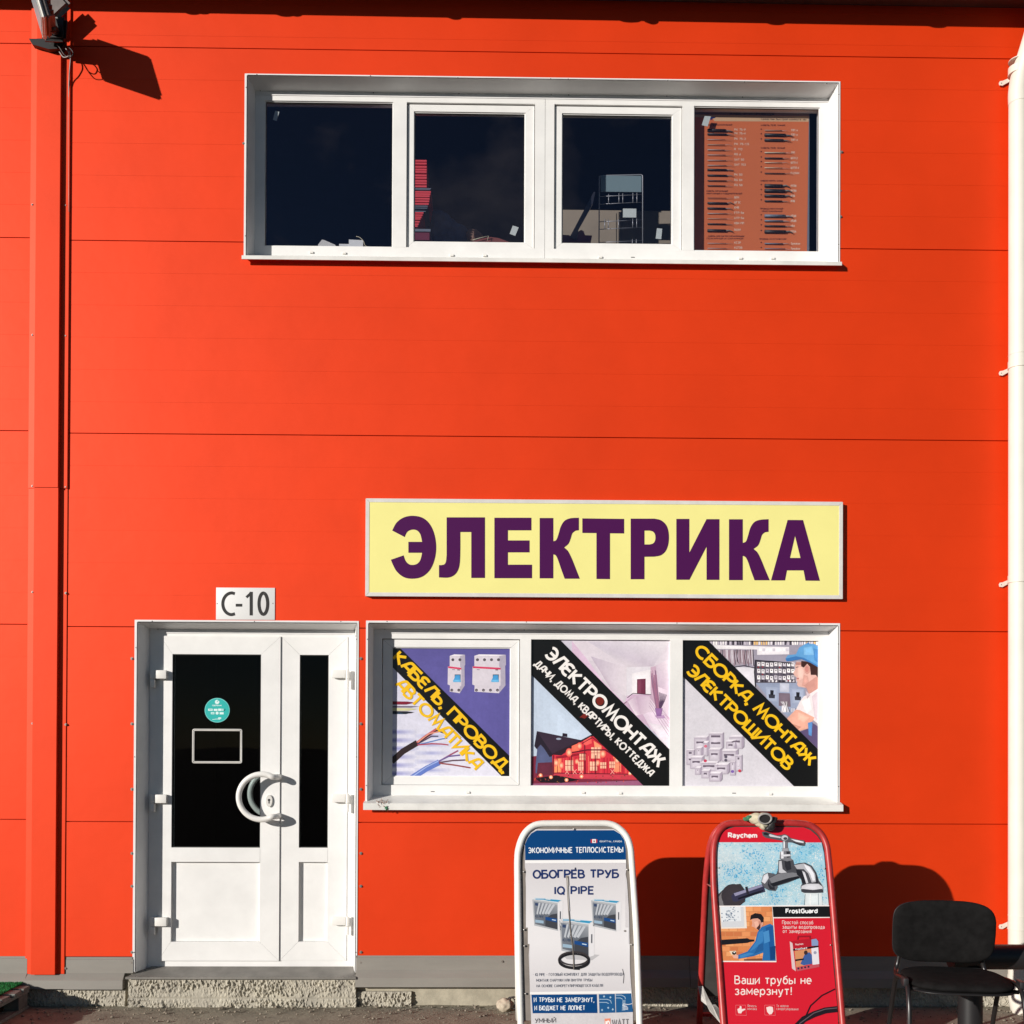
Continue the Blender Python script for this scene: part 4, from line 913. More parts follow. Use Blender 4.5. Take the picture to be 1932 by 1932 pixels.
# poster 2
y2 = YG-.003
p2 = poster('middle window poster: ЭЛЕКТРОМОНТАЖ in white on a black band, hallway and glowing red house', y2, Q2, A_)
X2 = lambda x: (x*.251325+1124.4-677.2)/.244715      # B coordinates to A coordinates
a = CA((0, y2-.0003, 0), NY, A_); a.box_ = (1327, 174, 2396, 1306)
a.soft = True; a.vgrad(1327, 176, 2394, 1304, S(206, 200, 214), S(196, 204, 222), 0)
bw = lambda *P: [(X2(x), y*1.02701) for x, y in P]
def bp(P, c, l): a.poly(bw(*P), S(*c), l)
for k in range(14):                                   # hallway: soft walls and floor
    t = k/13; bp([(-180+0*k, 185), (553, 185), (553, 185+45*(k+1)), (-180, 185+45*(k+1))], (226-int(10*t), 214-int(26*t), 224-int(12*t)), .2+.0*k) if k == 13 else None
bp([(-180, 185), (553, 185), (553, 400), (430, 375), (230, 380), (-60, 330)], (222, 212, 222), 1)
bp([(230, 380), (430, 375), (430, 590), (270, 585), (230, 600)], (228, 222, 230), 1.3); bp([(270, 430), (410, 400), (410, 585), (270, 582)], (240, 234, 238), 1.6)
bp([(430, 375), (553, 330), (553, 760), (470, 700), (410, 620)], (226, 208, 222), 1.3); bp([(-60, 330), (230, 380), (230, 610), (215, 650), (60, 500)], (216, 206, 216), 1.3)
bp([(275, 585), (410, 588), (470, 700), (553, 760), (553, 990), (215, 655)], (206, 176, 200), 1.5); bp([(300, 640), (440, 640), (553, 790), (553, 900), (420, 860)], (226, 208, 224), 1.7); bp([(400, 800), (553, 830), (553, 1000), (480, 930)], (232, 222, 232), 1.9)
bp([(308, 472), (373, 468), (373, 588), (308, 582)], (112, 48, 72), 2.2); bp([(314, 480), (340, 478), (340, 580), (314, 578)], (128, 62, 86), 2.5)
a.stroke(bw((275, 578), (412, 588)), 5, S(70, 50, 66), 2.5); a.stroke(bw((275, 580), (235, 612)), 5, S(70, 50, 66), 2.5); a.stroke(bw((232, 640), (210, 655)), 6, S(140, 100, 120), 2.5)
bp([(410, 380), (450, 376), (470, 640), (430, 650), (410, 560)], (206, 176, 196), 2.4)
for i in range(13):
    x = 412+i*3.4; a.stroke(bw((x, 400+random.random()*60), (x+8, 520), (450+i*2.5, 690)), 3.5, S(150+random.randint(-20, 30), 112, 140), 3)
for i in range(7): a.stroke(bw((470+i*3, 690), (480+i*6, 630), (475+i*9, 570+i*3)), 4, S(90, 66, 96), 3.2)
bp([(442, 690), (500, 690), (490, 750), (455, 750)], (146, 104, 158), 3.4); bp([(440, 745), (510, 742), (520, 765), (460, 768)], (186, 150, 190), 2.6)
def gq(P, cs, l): Art.poly(a, bw(*P), [S(*c) for c in cs], l)
gq([(-40, 300), (230, 384), (228, 600), (120, 560)], [(196, 182, 200), (226, 216, 224), (232, 222, 230), (206, 190, 204)], 1.8)
gq([(-60, 190), (550, 190), (430, 376), (236, 382)], [(208, 200, 214), (232, 226, 232), (206, 194, 208), (220, 210, 218)], 1.8)
gq([(432, 378), (550, 320), (550, 560), (440, 520)], [(214, 196, 212), (236, 224, 232), (226, 206, 222), (206, 184, 204)], 1.8)
gq([(300, 600), (400, 600), (470, 700), (330, 740)], [(196, 168, 192), (222, 200, 216), (236, 222, 232), (214, 190, 208)], 1.95)
gq([(240, 640), (300, 600), (330, 740), (300, 745)], [(232, 216, 228), (204, 178, 200), (218, 194, 212), (238, 226, 234)], 1.95)
for k in range(5): a.stroke(bw((410-k*3, 590+k*20), (552, 770+k*34)), 4, S(196, 168, 190), 2.0)
# house at dusk (A coordinates)
def ap(P, c, l): a.poly(P, S(*c), l)
for k in range(8): a.vgrad(1330, 440+k*60, 2394, 500+k*60, S(188+k*3, 206+k, 226-k), S(191+k*3, 207+k, 225-k), 1) if False else None
ap([(1330, 440), (1330, 1080), (1900, 1080), (1960, 1000)], (192, 206, 224), 1.1)
ap([(1330, 1080), (1960, 1030), (2394, 1304), (1330, 1304)], (122, 40, 62), 1.4)
ap([(1352, 1000), (1372, 885), (1715, 955), (1490, 1070), (1400, 1060)], (54, 40, 56), 3); ap([(1352, 1000), (1372, 885), (1500, 1075), (1470, 1085), (1405, 985), (1365, 1020)], (38, 30, 44), 3.4)
ap([(1400, 990), (1490, 1080), (1490, 1210), (1362, 1210), (1362, 1150), (1375, 1020)], (84, 92, 128), 3.2); ap([(1380, 1130), (1490, 1125), (1490, 1220), (1370, 1225)], (98, 40, 58), 3.5)
ap([(1570, 900), (1606, 905), (1606, 930), (1568, 925)], (40, 30, 44), 3.4); a.ell(1540, 945, 20, 8, S(150, 160, 180), 3.8)
ap([(1490, 1072), (1715, 955), (1800, 912), (2030, 1130), (2150, 1230), (1500, 1215)], (214, 50, 66), 3.6)
ap([(1480, 1066), (1720, 950), (1806, 905), (1812, 920), (1700, 975), (1560, 1072)], (46, 28, 40), 4.2)
ap([(1520, 1080), (1740, 1050), (1760, 1062), (1520, 1100)], (150, 26, 44), 4.2)
for x, y, r in ((1620, 1050, 26), (1520, 1130, 24), (1700, 1000, 22), (1880, 1060, 26), (1560, 1150, 22), (1680, 1120, 18), (1840, 1130, 20), (1990, 1110, 26)):
    for k in range(4): a.ell(x, y, r*(1-k*.22), r*(1.3-k*.28), S(240, 90+k*36, 80+k*26), 4.4+k*.15, 12)
for k in range(26):                                   # lit planking and dark gaps
    x = 1505+k*24; a.stroke([(x, 1075+abs(x-1760)*.1), (x+2, 1210)], 5, S(*random.choice(((176, 30, 50), (236, 84, 84), (150, 24, 44), (250, 120, 100)))), 4.3)
for P_, c_ in (([(1640, 1000), (1700, 975), (1700, 1040), (1640, 1050)], (250, 116, 90)), ([(1810, 960), (1870, 1000), (1870, 1060), (1820, 1040)], (252, 150, 110)), ([(1505, 1100), (1560, 1095), (1560, 1200), (1510, 1205)], (255, 150, 100)), ([(1730, 960), (1790, 925), (1796, 980), (1735, 1000)], (240, 96, 90)), ([(1960, 1080), (2020, 1130), (2020, 1200), (1960, 1200)], (252, 140, 104))): ap(P_, c_, 4.35)
a.stroke([(1640, 1050), (1760, 1030), (1900, 1030), (2040, 1130)], 10, S(96, 20, 40), 4.9); a.stroke([(1720, 980), (1800, 935), (1900, 1010)], 7, S(120, 26, 44), 4.9); a.stroke([(1500, 1208), (2150, 1218)], 6, S(90, 20, 36), 5)
for x, y, w_, h in ((1590, 1110, 62, 80), (1790, 1010, 70, 86), (1700, 1060, 46, 50), (1780, 1120, 56, 70), (1690, 1120, 40, 70), (1860, 1125, 46, 48), (1930, 1120, 44, 50)):
    ap([(x, y), (x+w_, y), (x+w_, y+h), (x, y+h)], (250, 190, 160), 5.2)
    for k in (1, 2): a.stroke([(x+w_*k/3, y), (x+w_*k/3, y+h)], 4, S(170, 50, 60), 5.5)
    a.stroke([(x, y+h/2), (x+w_, y+h/2)], 4, S(170, 50, 60), 5.7)
for x in (1640, 1740, 1500, 1825): a.stroke([(x, 990 if x == 1740 else 1070), (x, 1218)], 7, S(110, 22, 40), 5.9)
for x in (1590, 1650, 1700, 1940): a.stroke([(x, 1180), (x+28, 1216)], 5, S(250, 160, 150), 6.1); a.stroke([(x+28, 1180), (x, 1216)], 5, S(250, 160, 150), 6.2)
ap([(1500, 1210), (2150, 1215), (2250, 1262), (1500, 1250)], (196, 60, 76), 4.6); ap([(1360, 1250), (1520, 1225), (1700, 1260), (1560, 1285), (1400, 1280)], (28, 16, 24), 5)
for k in range(40): a.ell(1350+random.random()*700, 1225+random.random()*60, 5, 4, S(random.choice((60, 230, 150)), 40+random.randint(0, 70), 50), 5.4, 6)
for x, y in ((1480, 1240), (1400, 1225), (1600, 1262), (1716, 1235), (2090, 1210)): a.ell(x, y, 15, 15, S(255, 150, 110), 6.4, 10); a.ell(x, y, 7, 7, S(255, 236, 214), 6.6, 10)
ap([(1330, 1290), (2300, 1262), (2300, 1304), (1330, 1304)], (150, 90, 120), 4.8)
a.build('picture', 'photo', p2)
a = CA((0, y2-.0003, 0), NY, A_); a.box_ = (1327, 174, 2396, 1306)
a.poly([(1330, 176), (1545, 178), (2396, 1030), (2396, 1308), (2194, 1308), (1330, 452)], BLK, 9.2)
a.ell(1858, 650, 30, 36, S(120, 34, 24), 9.8); a.poly([(1700, 780), (1745, 740), (1768, 766), (1740, 790), (1715, 780)], S(120, 34, 24), 9.8)
a.build('black_band', 'gloss', p2)
a = Art((0, y2-.0003, 0), NY, A_)
a.text('ЭЛЕКТРОМОНТАЖ', (1418, 300), (X2(462), 1178), 112, S(240, 236, 232), 18, .19, .15, G2)
a.text('ДАЧИ, ДОМА, КВАРТИРЫ, КОТТЕДЖА', (1342, 374), (X2(402), 1242), 62, S(236, 232, 228), 18, .19, .2, G2)
a.build('lettering', 'print', p2)
# poster 3 (B coordinates)
y3 = YG-.003
p3 = poster('right window poster: СБОРКА, МОНТАЖ ЭЛЕКТРОЩИТОВ in yellow, electrician in a blue cap', y3, Q3, B_r)
a = CA((0, y3-.0003, 0), NY, B_r); a.box_ = (650, 176, 1672, 1288)
a.rect(652, 178, 1670, 1284, S(218, 214, 222), 0); a.soft = True
def q(P, c, l): a.poly(P, S(*c), l)
q([(840, 180), (1670, 180), (1670, 1000), (1560, 930)], (158, 152, 168), 1)
# switchboard: rows of terminals, breakers, wires
for i in range(46):
    x = 860+i*18; q([(x, 186), (x+random.randint(8, 15), 186), (x+random.randint(8, 15), 215), (x, 215)], random.choice(((226, 220, 228), (60, 54, 64), (196, 188, 200), (240, 236, 236), (228, 186, 120))), 2)
q([(880, 215), (1240, 225), (1240, 250), (900, 245)], (232, 228, 232), 2.2); q([(1210, 225), (1450, 230), (1450, 285), (1210, 290)], (234, 230, 236), 2.3); q([(900, 250), (1180, 260), (1180, 350), (1010, 372), (960, 320)], (172, 160, 172), 2.2)
for i in range(30):
    x = 900+i*9.6; y = 248+random.random()*8; a.stroke([(x, y), (x+random.uniform(-6, 6), y+50), (x+6, 345+random.random()*30)], 5, S(*random.choice(((230, 222, 228), (110, 76, 84), (60, 52, 62), (214, 206, 214), (150, 120, 130)))), 3)
for i in range(9):
    x = 1225+i*25; q([(x, 242), (x+20, 242), (x+20, 262), (x, 262)], random.choice(((250, 246, 248), (206, 200, 212))), 3.2)
a.stroke([(1020, 385), (1110, 370), (1200, 390)], 7, S(60, 56, 66), 3.4); q([(1040, 380), (1190, 385), (1200, 520), (1190, 560), (1090, 460)], (226, 222, 230), 2.6)
q([(1190, 325), (1480, 350), (1500, 500), (1200, 500)], (86, 80, 92), 2.6)
for r in range(3):
    for i in range(9):
        x = 1210+i*32; y = 345+r*50+random.randint(-3, 3); c = random.choice(((232, 228, 232), (206, 200, 210), (246, 242, 244)))
        q([(x, y), (x+24, y+2), (x+24, y+32), (x, y+30)], c, 3); a.ell(x+12, y+12, 5, 5, S(70, 62, 72), 3.5, 8); q([(x+4, y+34), (x+14, y+34), (x+12, y+44), (x+4, y+44)], random.choice(((166, 40, 56), (40, 36, 44), (120, 110, 124))), 3.3)
a.stroke([(1196, 330), (1190, 420), (1198, 530)], 9, S(40, 38, 46), 3.6); a.stroke([(1200, 332), (1340, 340), (1470, 352)], 8, S(40, 38, 46), 3.6)
q([(1200, 500), (1560, 500), (1580, 700), (1450, 760), (1330, 660)], (150, 160, 186), 2.4)
for i in range(12): q([(1215+i*26, 478), (1230+i*26, 478), (1230+i*26, 494), (1215+i*26, 494)], random.choice(((60, 54, 64), (200, 196, 206), (240, 236, 240))), 3.1)
for x, y in ((1320, 590), (1515, 605)):
    q([(x-44, y-60), (x+44, y-56), (x+40, y+50), (x-40, y+46)], (168, 178, 202), 3); q([(x-24, y-5), (x+24, y-2), (x+22, y+26), (x-22, y+24)], (52, 52, 62), 3.4); q([(x-12, y-36), (x+14, y-34), (x+12, y), (x-12, y)], (30, 30, 38), 3.6)
q([(1372, 575), (1455, 578), (1462, 680), (1372, 672)], (124, 108, 122), 3.2); q([(1380, 500), (1450, 505), (1450, 570), (1380, 566)], (196, 198, 214), 3.2)
for i in range(8): a.stroke([(1385+i*8, 640), (1415+i*3, 670+random.random()*20), (1400+i*8, 720)], 4, S(*random.choice(((50, 46, 54), (190, 186, 196), (236, 232, 236)))), 3.8)
q([(1395, 670), (1430, 668), (1434, 720), (1392, 722)], (232, 230, 236), 4)
for i in range(10): q([(1465+i*11, 690), (1473+i*11, 690), (1473+i*11, 720), (1465+i*11, 718)], random.choice(((60, 60, 80), (206, 206, 220))), 3.5)
# electrician
SK, SK2, HR = (228, 182, 170), (206, 150, 138), (62, 36, 32)
q([(1505, 340), (1670, 350), (1670, 470), (1640, 540), (1560, 535), (1520, 528), (1508, 512), (1512, 492), (1502, 478), (1508, 462), (1490, 446), (1480, 428), (1496, 400), (1494, 370)], SK, 5)
q([(1560, 520), (1670, 440), (1670, 620), (1600, 590), (1580, 540)], SK2, 5.2)
q([(1540, 335), (1670, 350), (1670, 468), (1650, 440), (1612, 440), (1606, 380), (1585, 356), (1560, 385), (1540, 376)], HR, 5.5); a.ell(1585, 400, 21, 34, S(*SK2), 5.8); a.ell(1583, 398, 12, 22, S(196, 130, 122), 6, 12)
a.stroke([(1500, 384), (1518, 380)], 5, S(80, 50, 50), 6)
q([(1422, 315), (1440, 292), (1500, 285), (1525, 235), (1575, 205), (1640, 208), (1670, 230), (1670, 385), (1610, 345), (1540, 318), (1480, 330), (1430, 338)], (98, 160, 214), 6.4)
q([(1422, 318), (1500, 300), (1560, 312), (1670, 372), (1670, 385), (1610, 350), (1540, 322), (1470, 335), (1430, 338)], (64, 122, 186), 6.8)
a.ell(1592, 204, 10, 7, S(78, 138, 200), 7)
q([(1590, 590), (1670, 540), (1670, 810), (1620, 770), (1500, 700), (1530, 640), (1560, 600)], (236, 224, 226), 5.4)
q([(1500, 700), (1530, 705), (1640, 760), (1600, 840), (1500, 868), (1400, 820), (1440, 760)], (230, 170, 150), 5.6); q([(1520, 870), (1600, 840), (1625, 800), (1670, 830), (1670, 1000), (1600, 930)], (92, 78, 116), 5.2); q([(1590, 800), (1625, 790), (1618, 900), (1596, 890)], (90, 140, 200), 6)
for P_, c_, l_ in (([(1515, 380), (1545, 378), (1560, 420), (1550, 470), (1525, 480), (1512, 440)], (238, 196, 184), 5.1), ([(1560, 440), (1590, 450), (1600, 500), (1570, 530), (1545, 520)], (214, 160, 148), 5.1), ([(1500, 345), (1580, 345), (1585, 362), (1500, 366)], (176, 126, 118), 5.15), ([(1506, 462), (1524, 462), (1522, 472), (1506, 470)], (188, 108, 106), 5.2),
        ([(1540, 640), (1600, 600), (1620, 700), (1580, 730)], (246, 238, 238), 5.5), ([(1620, 600), (1668, 560), (1668, 790), (1640, 760)], (214, 198, 206), 5.5), ([(1575, 560), (1610, 590), (1585, 620)], (206, 188, 196), 5.5), ([(1520, 720), (1600, 760), (1560, 800), (1500, 780)], (240, 190, 170), 5.7), ([(1450, 800), (1540, 830), (1500, 862), (1430, 830)], (204, 142, 124), 5.7), ([(1560, 235), (1620, 225), (1640, 290), (1560, 290)], (126, 182, 226), 6.5), ([(1630, 240), (1668, 250), (1668, 350), (1640, 330)], (76, 136, 196), 6.5)): q(P_, c_, l_)
# enclosure boxes
def encl(x, y, w_, h, d=16, win=1):
    q([(x, y), (x+w_, y), (x+w_, y+h), (x, y+h)], (190, 180, 194), 3.0+y*.004); q([(x+10, y+12), (x+w_-8, y+12), (x+w_-8, y+h-10), (x+10, y+h-10)], (206, 198, 210), 3.1+y*.004)
    q([(x, y), (x+d, y-d), (x+w_+d, y-d), (x+w_, y)], (226, 220, 228), 3.05+y*.004); q([(x+w_, y), (x+w_+d, y-d), (x+w_+d, y+h-d), (x+w_, y+h)], (164, 152, 170), 3.05+y*.004)
    for k in range(win): yy = y+h*(k+.6)/(win+.3)-h*.08; q([(x+18, yy-7), (x+w_-16, yy-7), (x+w_-16, yy+8), (x+18, yy+8)], (104, 92, 108), 3.2+y*.004)
for e_ in ((735, 910, 96, 95), (845, 880, 104, 115, 10, 2), (975, 940, 66, 70), (1000, 905, 96, 90), (678, 1005, 56, 110, 8, 2), (750, 990, 40, 60), (800, 950, 36, 100), (845, 1000, 84, 90), (942, 1010, 110, 80), (1044, 1045, 48, 120, 6, 2), (705, 1060, 90, 85), (785, 1100, 120, 64), (890, 1115, 96, 70), (742, 1140, 38, 50), (1005, 1090, 38, 105, 6, 2), (790, 1160, 58, 56), (848, 1180, 84, 60)): encl(*e_)
for x, y, c in ((820, 1085, (196, 60, 90)), (1078, 1160, (196, 60, 80)), (1024, 1165, (120, 90, 170)), (822, 975, (206, 110, 130)), (974, 1055, (90, 84, 100)), (974, 1080, (90, 84, 100))): a.ell(x, y, 12, 11, S(*c), 8.6, 12)
a.build('picture', 'photo', p3)
a = CA((0, y3-.0003, 0), NY, B_r); a.box_ = (650, 176, 1672, 1288)
a.poly([(652, 178), (835, 178), (1670, 1003), (1670, 1284), (1493, 1284), (652, 452)], BLK, 10)
a.build('black_band', 'gloss', p3)
a = Art((0, y3-.0003, 0), NY, B_r)
a.text('СБОРКА, МОНТАЖ', (722, 270), (1598, 1134), 100, YEL, 18, .20, .12, G2)
a.text('ЭЛЕКТРОЩИТОВ', (664, 418), (1430, 1168), 100, YEL, 18, .20, .12, G2)
a.build('lettering', 'print', p3)

# bundle of twigs left on the sill
random.seed(21)
bc = W(723, 1519, -.03)
bn = thing('twig_bundle', 'little bundle of brown and white twigs on the left end of the lower window sill', 'bundle', (bc.x, bc.y, bc.z-.02))
for nm, mt, nn_ in (('brown_twigs', 'skin', 46), ('white_twigs', 'plate', 30)):
    bm = bmesh.new()
    for i in range(nn_):
        p = bc+Vector((random.uniform(-.040, .036), random.uniform(-.022, .012), random.uniform(-.014, .020))); d = Vector((random.gauss(0, .006), random.gauss(0, .005), random.gauss(0, .012)))
        tube(bm, [p-d, p+d*.3+Vector((random.gauss(0, .002), 0, 0)), p+d], random.uniform(.0012, .0024), 5)
    obj(nm, bm, mt, bn, smooth=True, kind='stuff')
bm = bmesh.new()
for i in range(9):
    p = bc+Vector((.018+random.uniform(-.012, .012), -.026, -.020+random.uniform(-.006, .006))); d = Vector((random.gauss(0, .004), 0, random.gauss(0, .006))); tube(bm, [p-d, p+d], .0022, 5)
obj('green_tie', bm, 'greencloth', bn, smooth=True)
bm = bmesh.new(); tube(bm, [bc+Vector((.035, -.01, .0)), bc+Vector((.062, -.006, .004))], .001, 5); obj('loose_stalk', bm, 'skin', bn)

# ================================================================== BEHIND THE UPPER WINDOW
G_ = (1303.3, 198.05, .14884)
yb = D+.072
cb = RW(1290, 190, 1526.8, 486, yb)
kb = thing('cable_sample_board', 'orange sample board with rows of labelled cable pieces behind the right upper pane', 'board', (cb[0], yb, cb[2]))
bx('backing', cb[0], cb[1], yb, yb+.012, cb[2], cb[3], 'darkfolder', kb)
a = Art((0, yb-.0006, 0), NY, G_)
OR = S(218, 116, 72, 1.0)
a.poly([(-80, -60), (1499, -60), (1472, 1935), (-80, 1935)], OR, 0)
a.poly([(-80, -60), (1499, -60), (1498, 140), (-80, 118)], S(150, 126, 112), 1)  # darker beige paints the frame's shadow over the top of the header
a.poly([(-80, 122), (1498, 144), (1494, 212), (300, 206), (270, 160), (-80, 150)], S(216, 178, 138), 1)
a.text('КАБЕЛИ И ПРОВОДА', (500, 128), (1060, 136), 44, S(40, 36, 44), 2, .16)
a.text('Средства быстрой коммутации', (888, 190), (1462, 198), 26, S(70, 60, 60), 2, .16)
a.poly([(236, 150), (322, 152), (300, 168), (276, 172), (268, 190), (246, 186)], S(44, 56, 110), 2)
DK = S(90, 40, 40); LT = S(236, 196, 170)
for t, x, y, x1_ in (('КАБЕЛЬ КОАКСИАЛЬНЫЙ', 200, 262, 524), ('КАБЕЛЬ ТЕЛЕФОННЫЙ', 890, 268, 1195), ('КАБЕЛЬ ТЕЛЕФОННЫЙ', 890, 556, 1192), ('КАБЕЛЬ ДЛЯ СИСТЕМ', 210, 845, 540), ('КАБЕЛИ МИКРОФОННЫЕ', 884, 972, 1172), ('КАБЕЛЬ СИГНАЛЬНЫЙ', 200, 1102, 470), ('МОНТАЖНЫЙ И СОЕДИНИТЕЛЬНЫЙ', 200, 1134, 650), ('ПРОВОД МОНТАЖНЫЙ', 880, 1326, 1170), ('МНОГОЖИЛЬНЫЙ', 900, 1358, 1160), ('КАБЕЛЬ ДЛЯ СИСТЕМ СИГНАЛИЗАЦИИ', 220, 1674, 676), ('ПОЖАРНОЙ И ОХРАННОЙ', 200, 1704, 664), ('ПРОВОД АКУСТИЧЕСКИЙ', 870, 1710, 1210)): a.text(t, (x, y), (x1_, y+1), 20, DK, 2, .18)
L_ = [('РК 75-9', 320, 36, 0), ('РК 75-4', 368, 22, 0), ('РК 75-3', 437, 8, 1), ('РК 75-1,5', 503, 10, 2), ('RJ113', 568, 12, 1), ('RG 6', 632, 10, 1), ('SAT 50', 700, 10, 1), ('SAT 703', 764, 10, 1), ('', 818, 22, 0), ('РК 50', 890, 20, 0), ('RG 8Х', 958, 12, 0), ('RG 58', 1022, 12, 0), ('ШСМ', 1178, 8, 0), ('ШГЭС', 1242, 24, 0), ('КМВ', 1308, 22, 0), ('FTP-5е', 1374, 10, 1), ('UTP-5е', 1440, 8, 2), ('КВК-ПП', 1506, 16, 0), ('RG59', 1590, 34, 0), ('КС39', 1752, 8, 1), ('КСПЭВ', 1816, 8, 1)]
R_l = [('ТППэп', 320, 10, 2), ('ТППэп', 378, 36, 0), ('ТППэп', 443, 30, 0), ('ТРП', 604, 14, 3), ('ШТЛ-2', 672, 16, 0), ('ШТЛ-4', 730, 10, 3), ('ШТПЛ-4', 796, 10, 3), ('П-274М', 864, 12, 0), ('КМЭШ', 1022, 40, 0), ('КМЭШ', 1085, 42, 0), ('КМШ', 1150, 32, 0), ('КМШ', 1216, 18, 0), ('МГШВ', 1405, 38, 4), ('МГШВ', 1468, 22, 4), ('НВ4', 1532, 20, 0), ('ПГВА', 1604, 42, 0), ('Speaker', 1756, 16, 4), ('Speaker', 1820, 10, 4)]
for t, y, w_, k in L_:
    if t: a.text(t, (550, y+8), (550+21*len(t), y+9), 30, LT, 2, .2)
for t, y, w_, k in R_l:
    a.text(t, (1266, y+16), (1266+18*len(t), y+17), 30, LT, 2, .2); a.ell(893, y-12, 9, 9, S(84, 34, 34), 2, 8)
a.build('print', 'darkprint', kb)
CC = {0: 'blackcloth', 1: 'greycable', 2: 'beige', 3: 'cloth', 4: 'darkfolder'}
def sample(x0, x1, y, w_, k):
    A, B = W(G_[0]+x0*G_[2], G_[1]+y*G_[2], yb-.008), W(G_[0]+x1*G_[2], G_[1]+(y+4)*G_[2], yb-.008); r = w_*G_[2]/304/2
    bm = bmesh.new(); tube(bm, [A, B], r, 8); o = obj('cable_sample', bm, CC[k], kb, smooth=True)
    bm = bmesh.new(); C1 = B+Vector((.05, -.002, -.004-r*.6)); tube(bm, [B+Vector((-.002, 0, 0)), B+Vector((.025, -.002, random.uniform(-.004, .004))), C1], [r*.5, r*.45, r*.2], 6); obj('bared_end', bm, 'wood' if k < 2 else 'greycable', o, smooth=True)
for t, y, w_, k in L_: sample(212, 440+random.randint(-10, 20), y, w_, k)
for t, y, w_, k in R_l: sample(936, 1170+random.randint(-20, 30), y, w_, k)

def quadbox(bm, pts, y, th): 
    P = [W(px, py, y) for px, py in pts]; prism(bm, [(p.x, p.z) for p in P], 'y', y, y+th)
for i, (lab, pts) in enumerate((('small white tag taped inside the leftmost upper pane', [(519, 209), (527, 211), (522, 228), (515, 226)]), ('small white tag at the lower right of the second upper pane', [(967.5, 425.5), (978.6, 429), (972, 445), (961.5, 441)]),
        ('small upright white tag at the lower right of the third upper pane', [(1239.5, 430.4), (1249.4, 431.5), (1247.5, 451.2), (1237, 450.2)]), ('white tag at the upper left corner of the cable sample pane', [(1329.5, 218.8), (1341.3, 219.5), (1335, 238.6), (1324, 236)]))):
    c = W(sum(p[0] for p in pts)/4, sum(p[1] for p in pts)/4, D+.03)
    bm = bmesh.new(); quadbox(bm, pts, D+(.0265 if i in (0, 3) else .0385), .001); o = obj('price_tag', bm, 'paper', loc=c); tag(o, lab, 'tag', 'price tags inside the upper panes')
# cupboard and wire rack behind the third pane
yc = .80
q0, q1 = W(1025, 360, yc), W(1300, 500, yc)
cup = thing('cupboard', 'beige cupboard standing behind the wire rack in the third upper pane', 'cupboard', (q0.x, yc, 3.1))
bx('carcass', q0.x+.02, q1.x, yc, yc+.4, 3.1, 5.35, 'beige', cup)
bx('cupboard_door', q0.x+.022, (q0.x+q1.x)/2-.003, yc-.018, yc-.001, 3.15, 5.33, 'beige', cup); bx('cupboard_door', (q0.x+q1.x)/2+.003, q1.x-.002, yc-.018, yc-.001, 3.15, 5.33, 'beige', cup)
yr = D+.30; RK = (1047.8, 306.7, .12566)
def Rp(x, y, dy=0): return W(RK[0]+x*RK[2], RK[1]+y*RK[2], yr+dy)
rk = thing('wire_rack', 'chrome wire display rack with a pale blue header panel behind the third upper pane', 'rack', Rp(1000, 1200))
bm = bmesh.new(); P = [Rp(655, 1260), Rp(660, 205), Rp(720, 195), Rp(1290, 182), Rp(1312, 200), Rp(1312, 1260)]; tube(bm, P, .0038, 8); obj('rack_frame', bm, 'chrome', rk, smooth=True)
bm = bmesh.new(); A, B = Rp(682, 440), Rp(1292, 205); box(bm, A.x, B.x, yr-.004, yr, A.z, B.z); obj('header_panel', bm, 'screenblue', rk)
for y in (500, 615, 880, 992, 1190): bm = bmesh.new(); tube(bm, [Rp(660, y+10), Rp(1312, y-20)], .0022, 6); obj('rack_bar', bm, 'chrome', rk, smooth=True)
for x, y0_, y1_ in ((800, 475, 620), (955, 465, 610), (1013, 465, 610), (1165, 455, 605), (1225, 455, 605), (795, 855, 990), (742, 850, 1000), (952, 850, 990), (1162, 830, 975), (1222, 830, 975), (1157, 1150, 1240), (1216, 1150, 1240)):
    bm = bmesh.new(); tube(bm, [Rp(x, y0_, -.02), Rp(x, y1_, -.015)], .0028, 6); obj('hook', bm, 'chrome', rk, smooth=True)
tc = RW(RK[0]+1015*RK[2], RK[1]+690*RK[2], RK[0]+1215*RK[2], RK[1]+825*RK[2], yr-.03)
o = bx('price_card', tc[0], tc[1], yr-.03, yr-.028, tc[2], tc[3], 'paper', None, loc=(tc[0], yr-.03, tc[2])); tag(o, 'white printed price card clipped to the wire rack', 'card')
ym = D+.20
bm = bmesh.new(); PP = [(RK[0]+x*RK[2], RK[1]+y*RK[2]) for x, y in ((215, 1120), (575, 440), (600, 445), (560, 625), (350, 1000), (320, 1150))]; quadbox(bm, PP, ym, .012)
o = obj('dark_screen', bm, 'tablet', loc=W(PP[0][0], PP[0][1], ym)); tag(o, 'dark slab leaning diagonally in the lower left of the third upper pane', 'screen')
bm = bmesh.new(); PP = [(RK[0]+x*RK[2], RK[1]+y*RK[2]) for x, y in ((40, 1080), (205, 1090), (235, 1110), (330, 1120), (340, 1040), (385, 1010), (425, 1030), (445, 1090), (552, 1095), (530, 1180), (520, 1260), (40, 1260))]; quadbox(bm, PP, ym+.02, .08)
o = obj('maroon_case', bm, 'maroon', loc=W(PP[0][0], PP[0][1], ym)); tag(o, 'maroon case holding the leaning dark slab in the third upper pane', 'case')
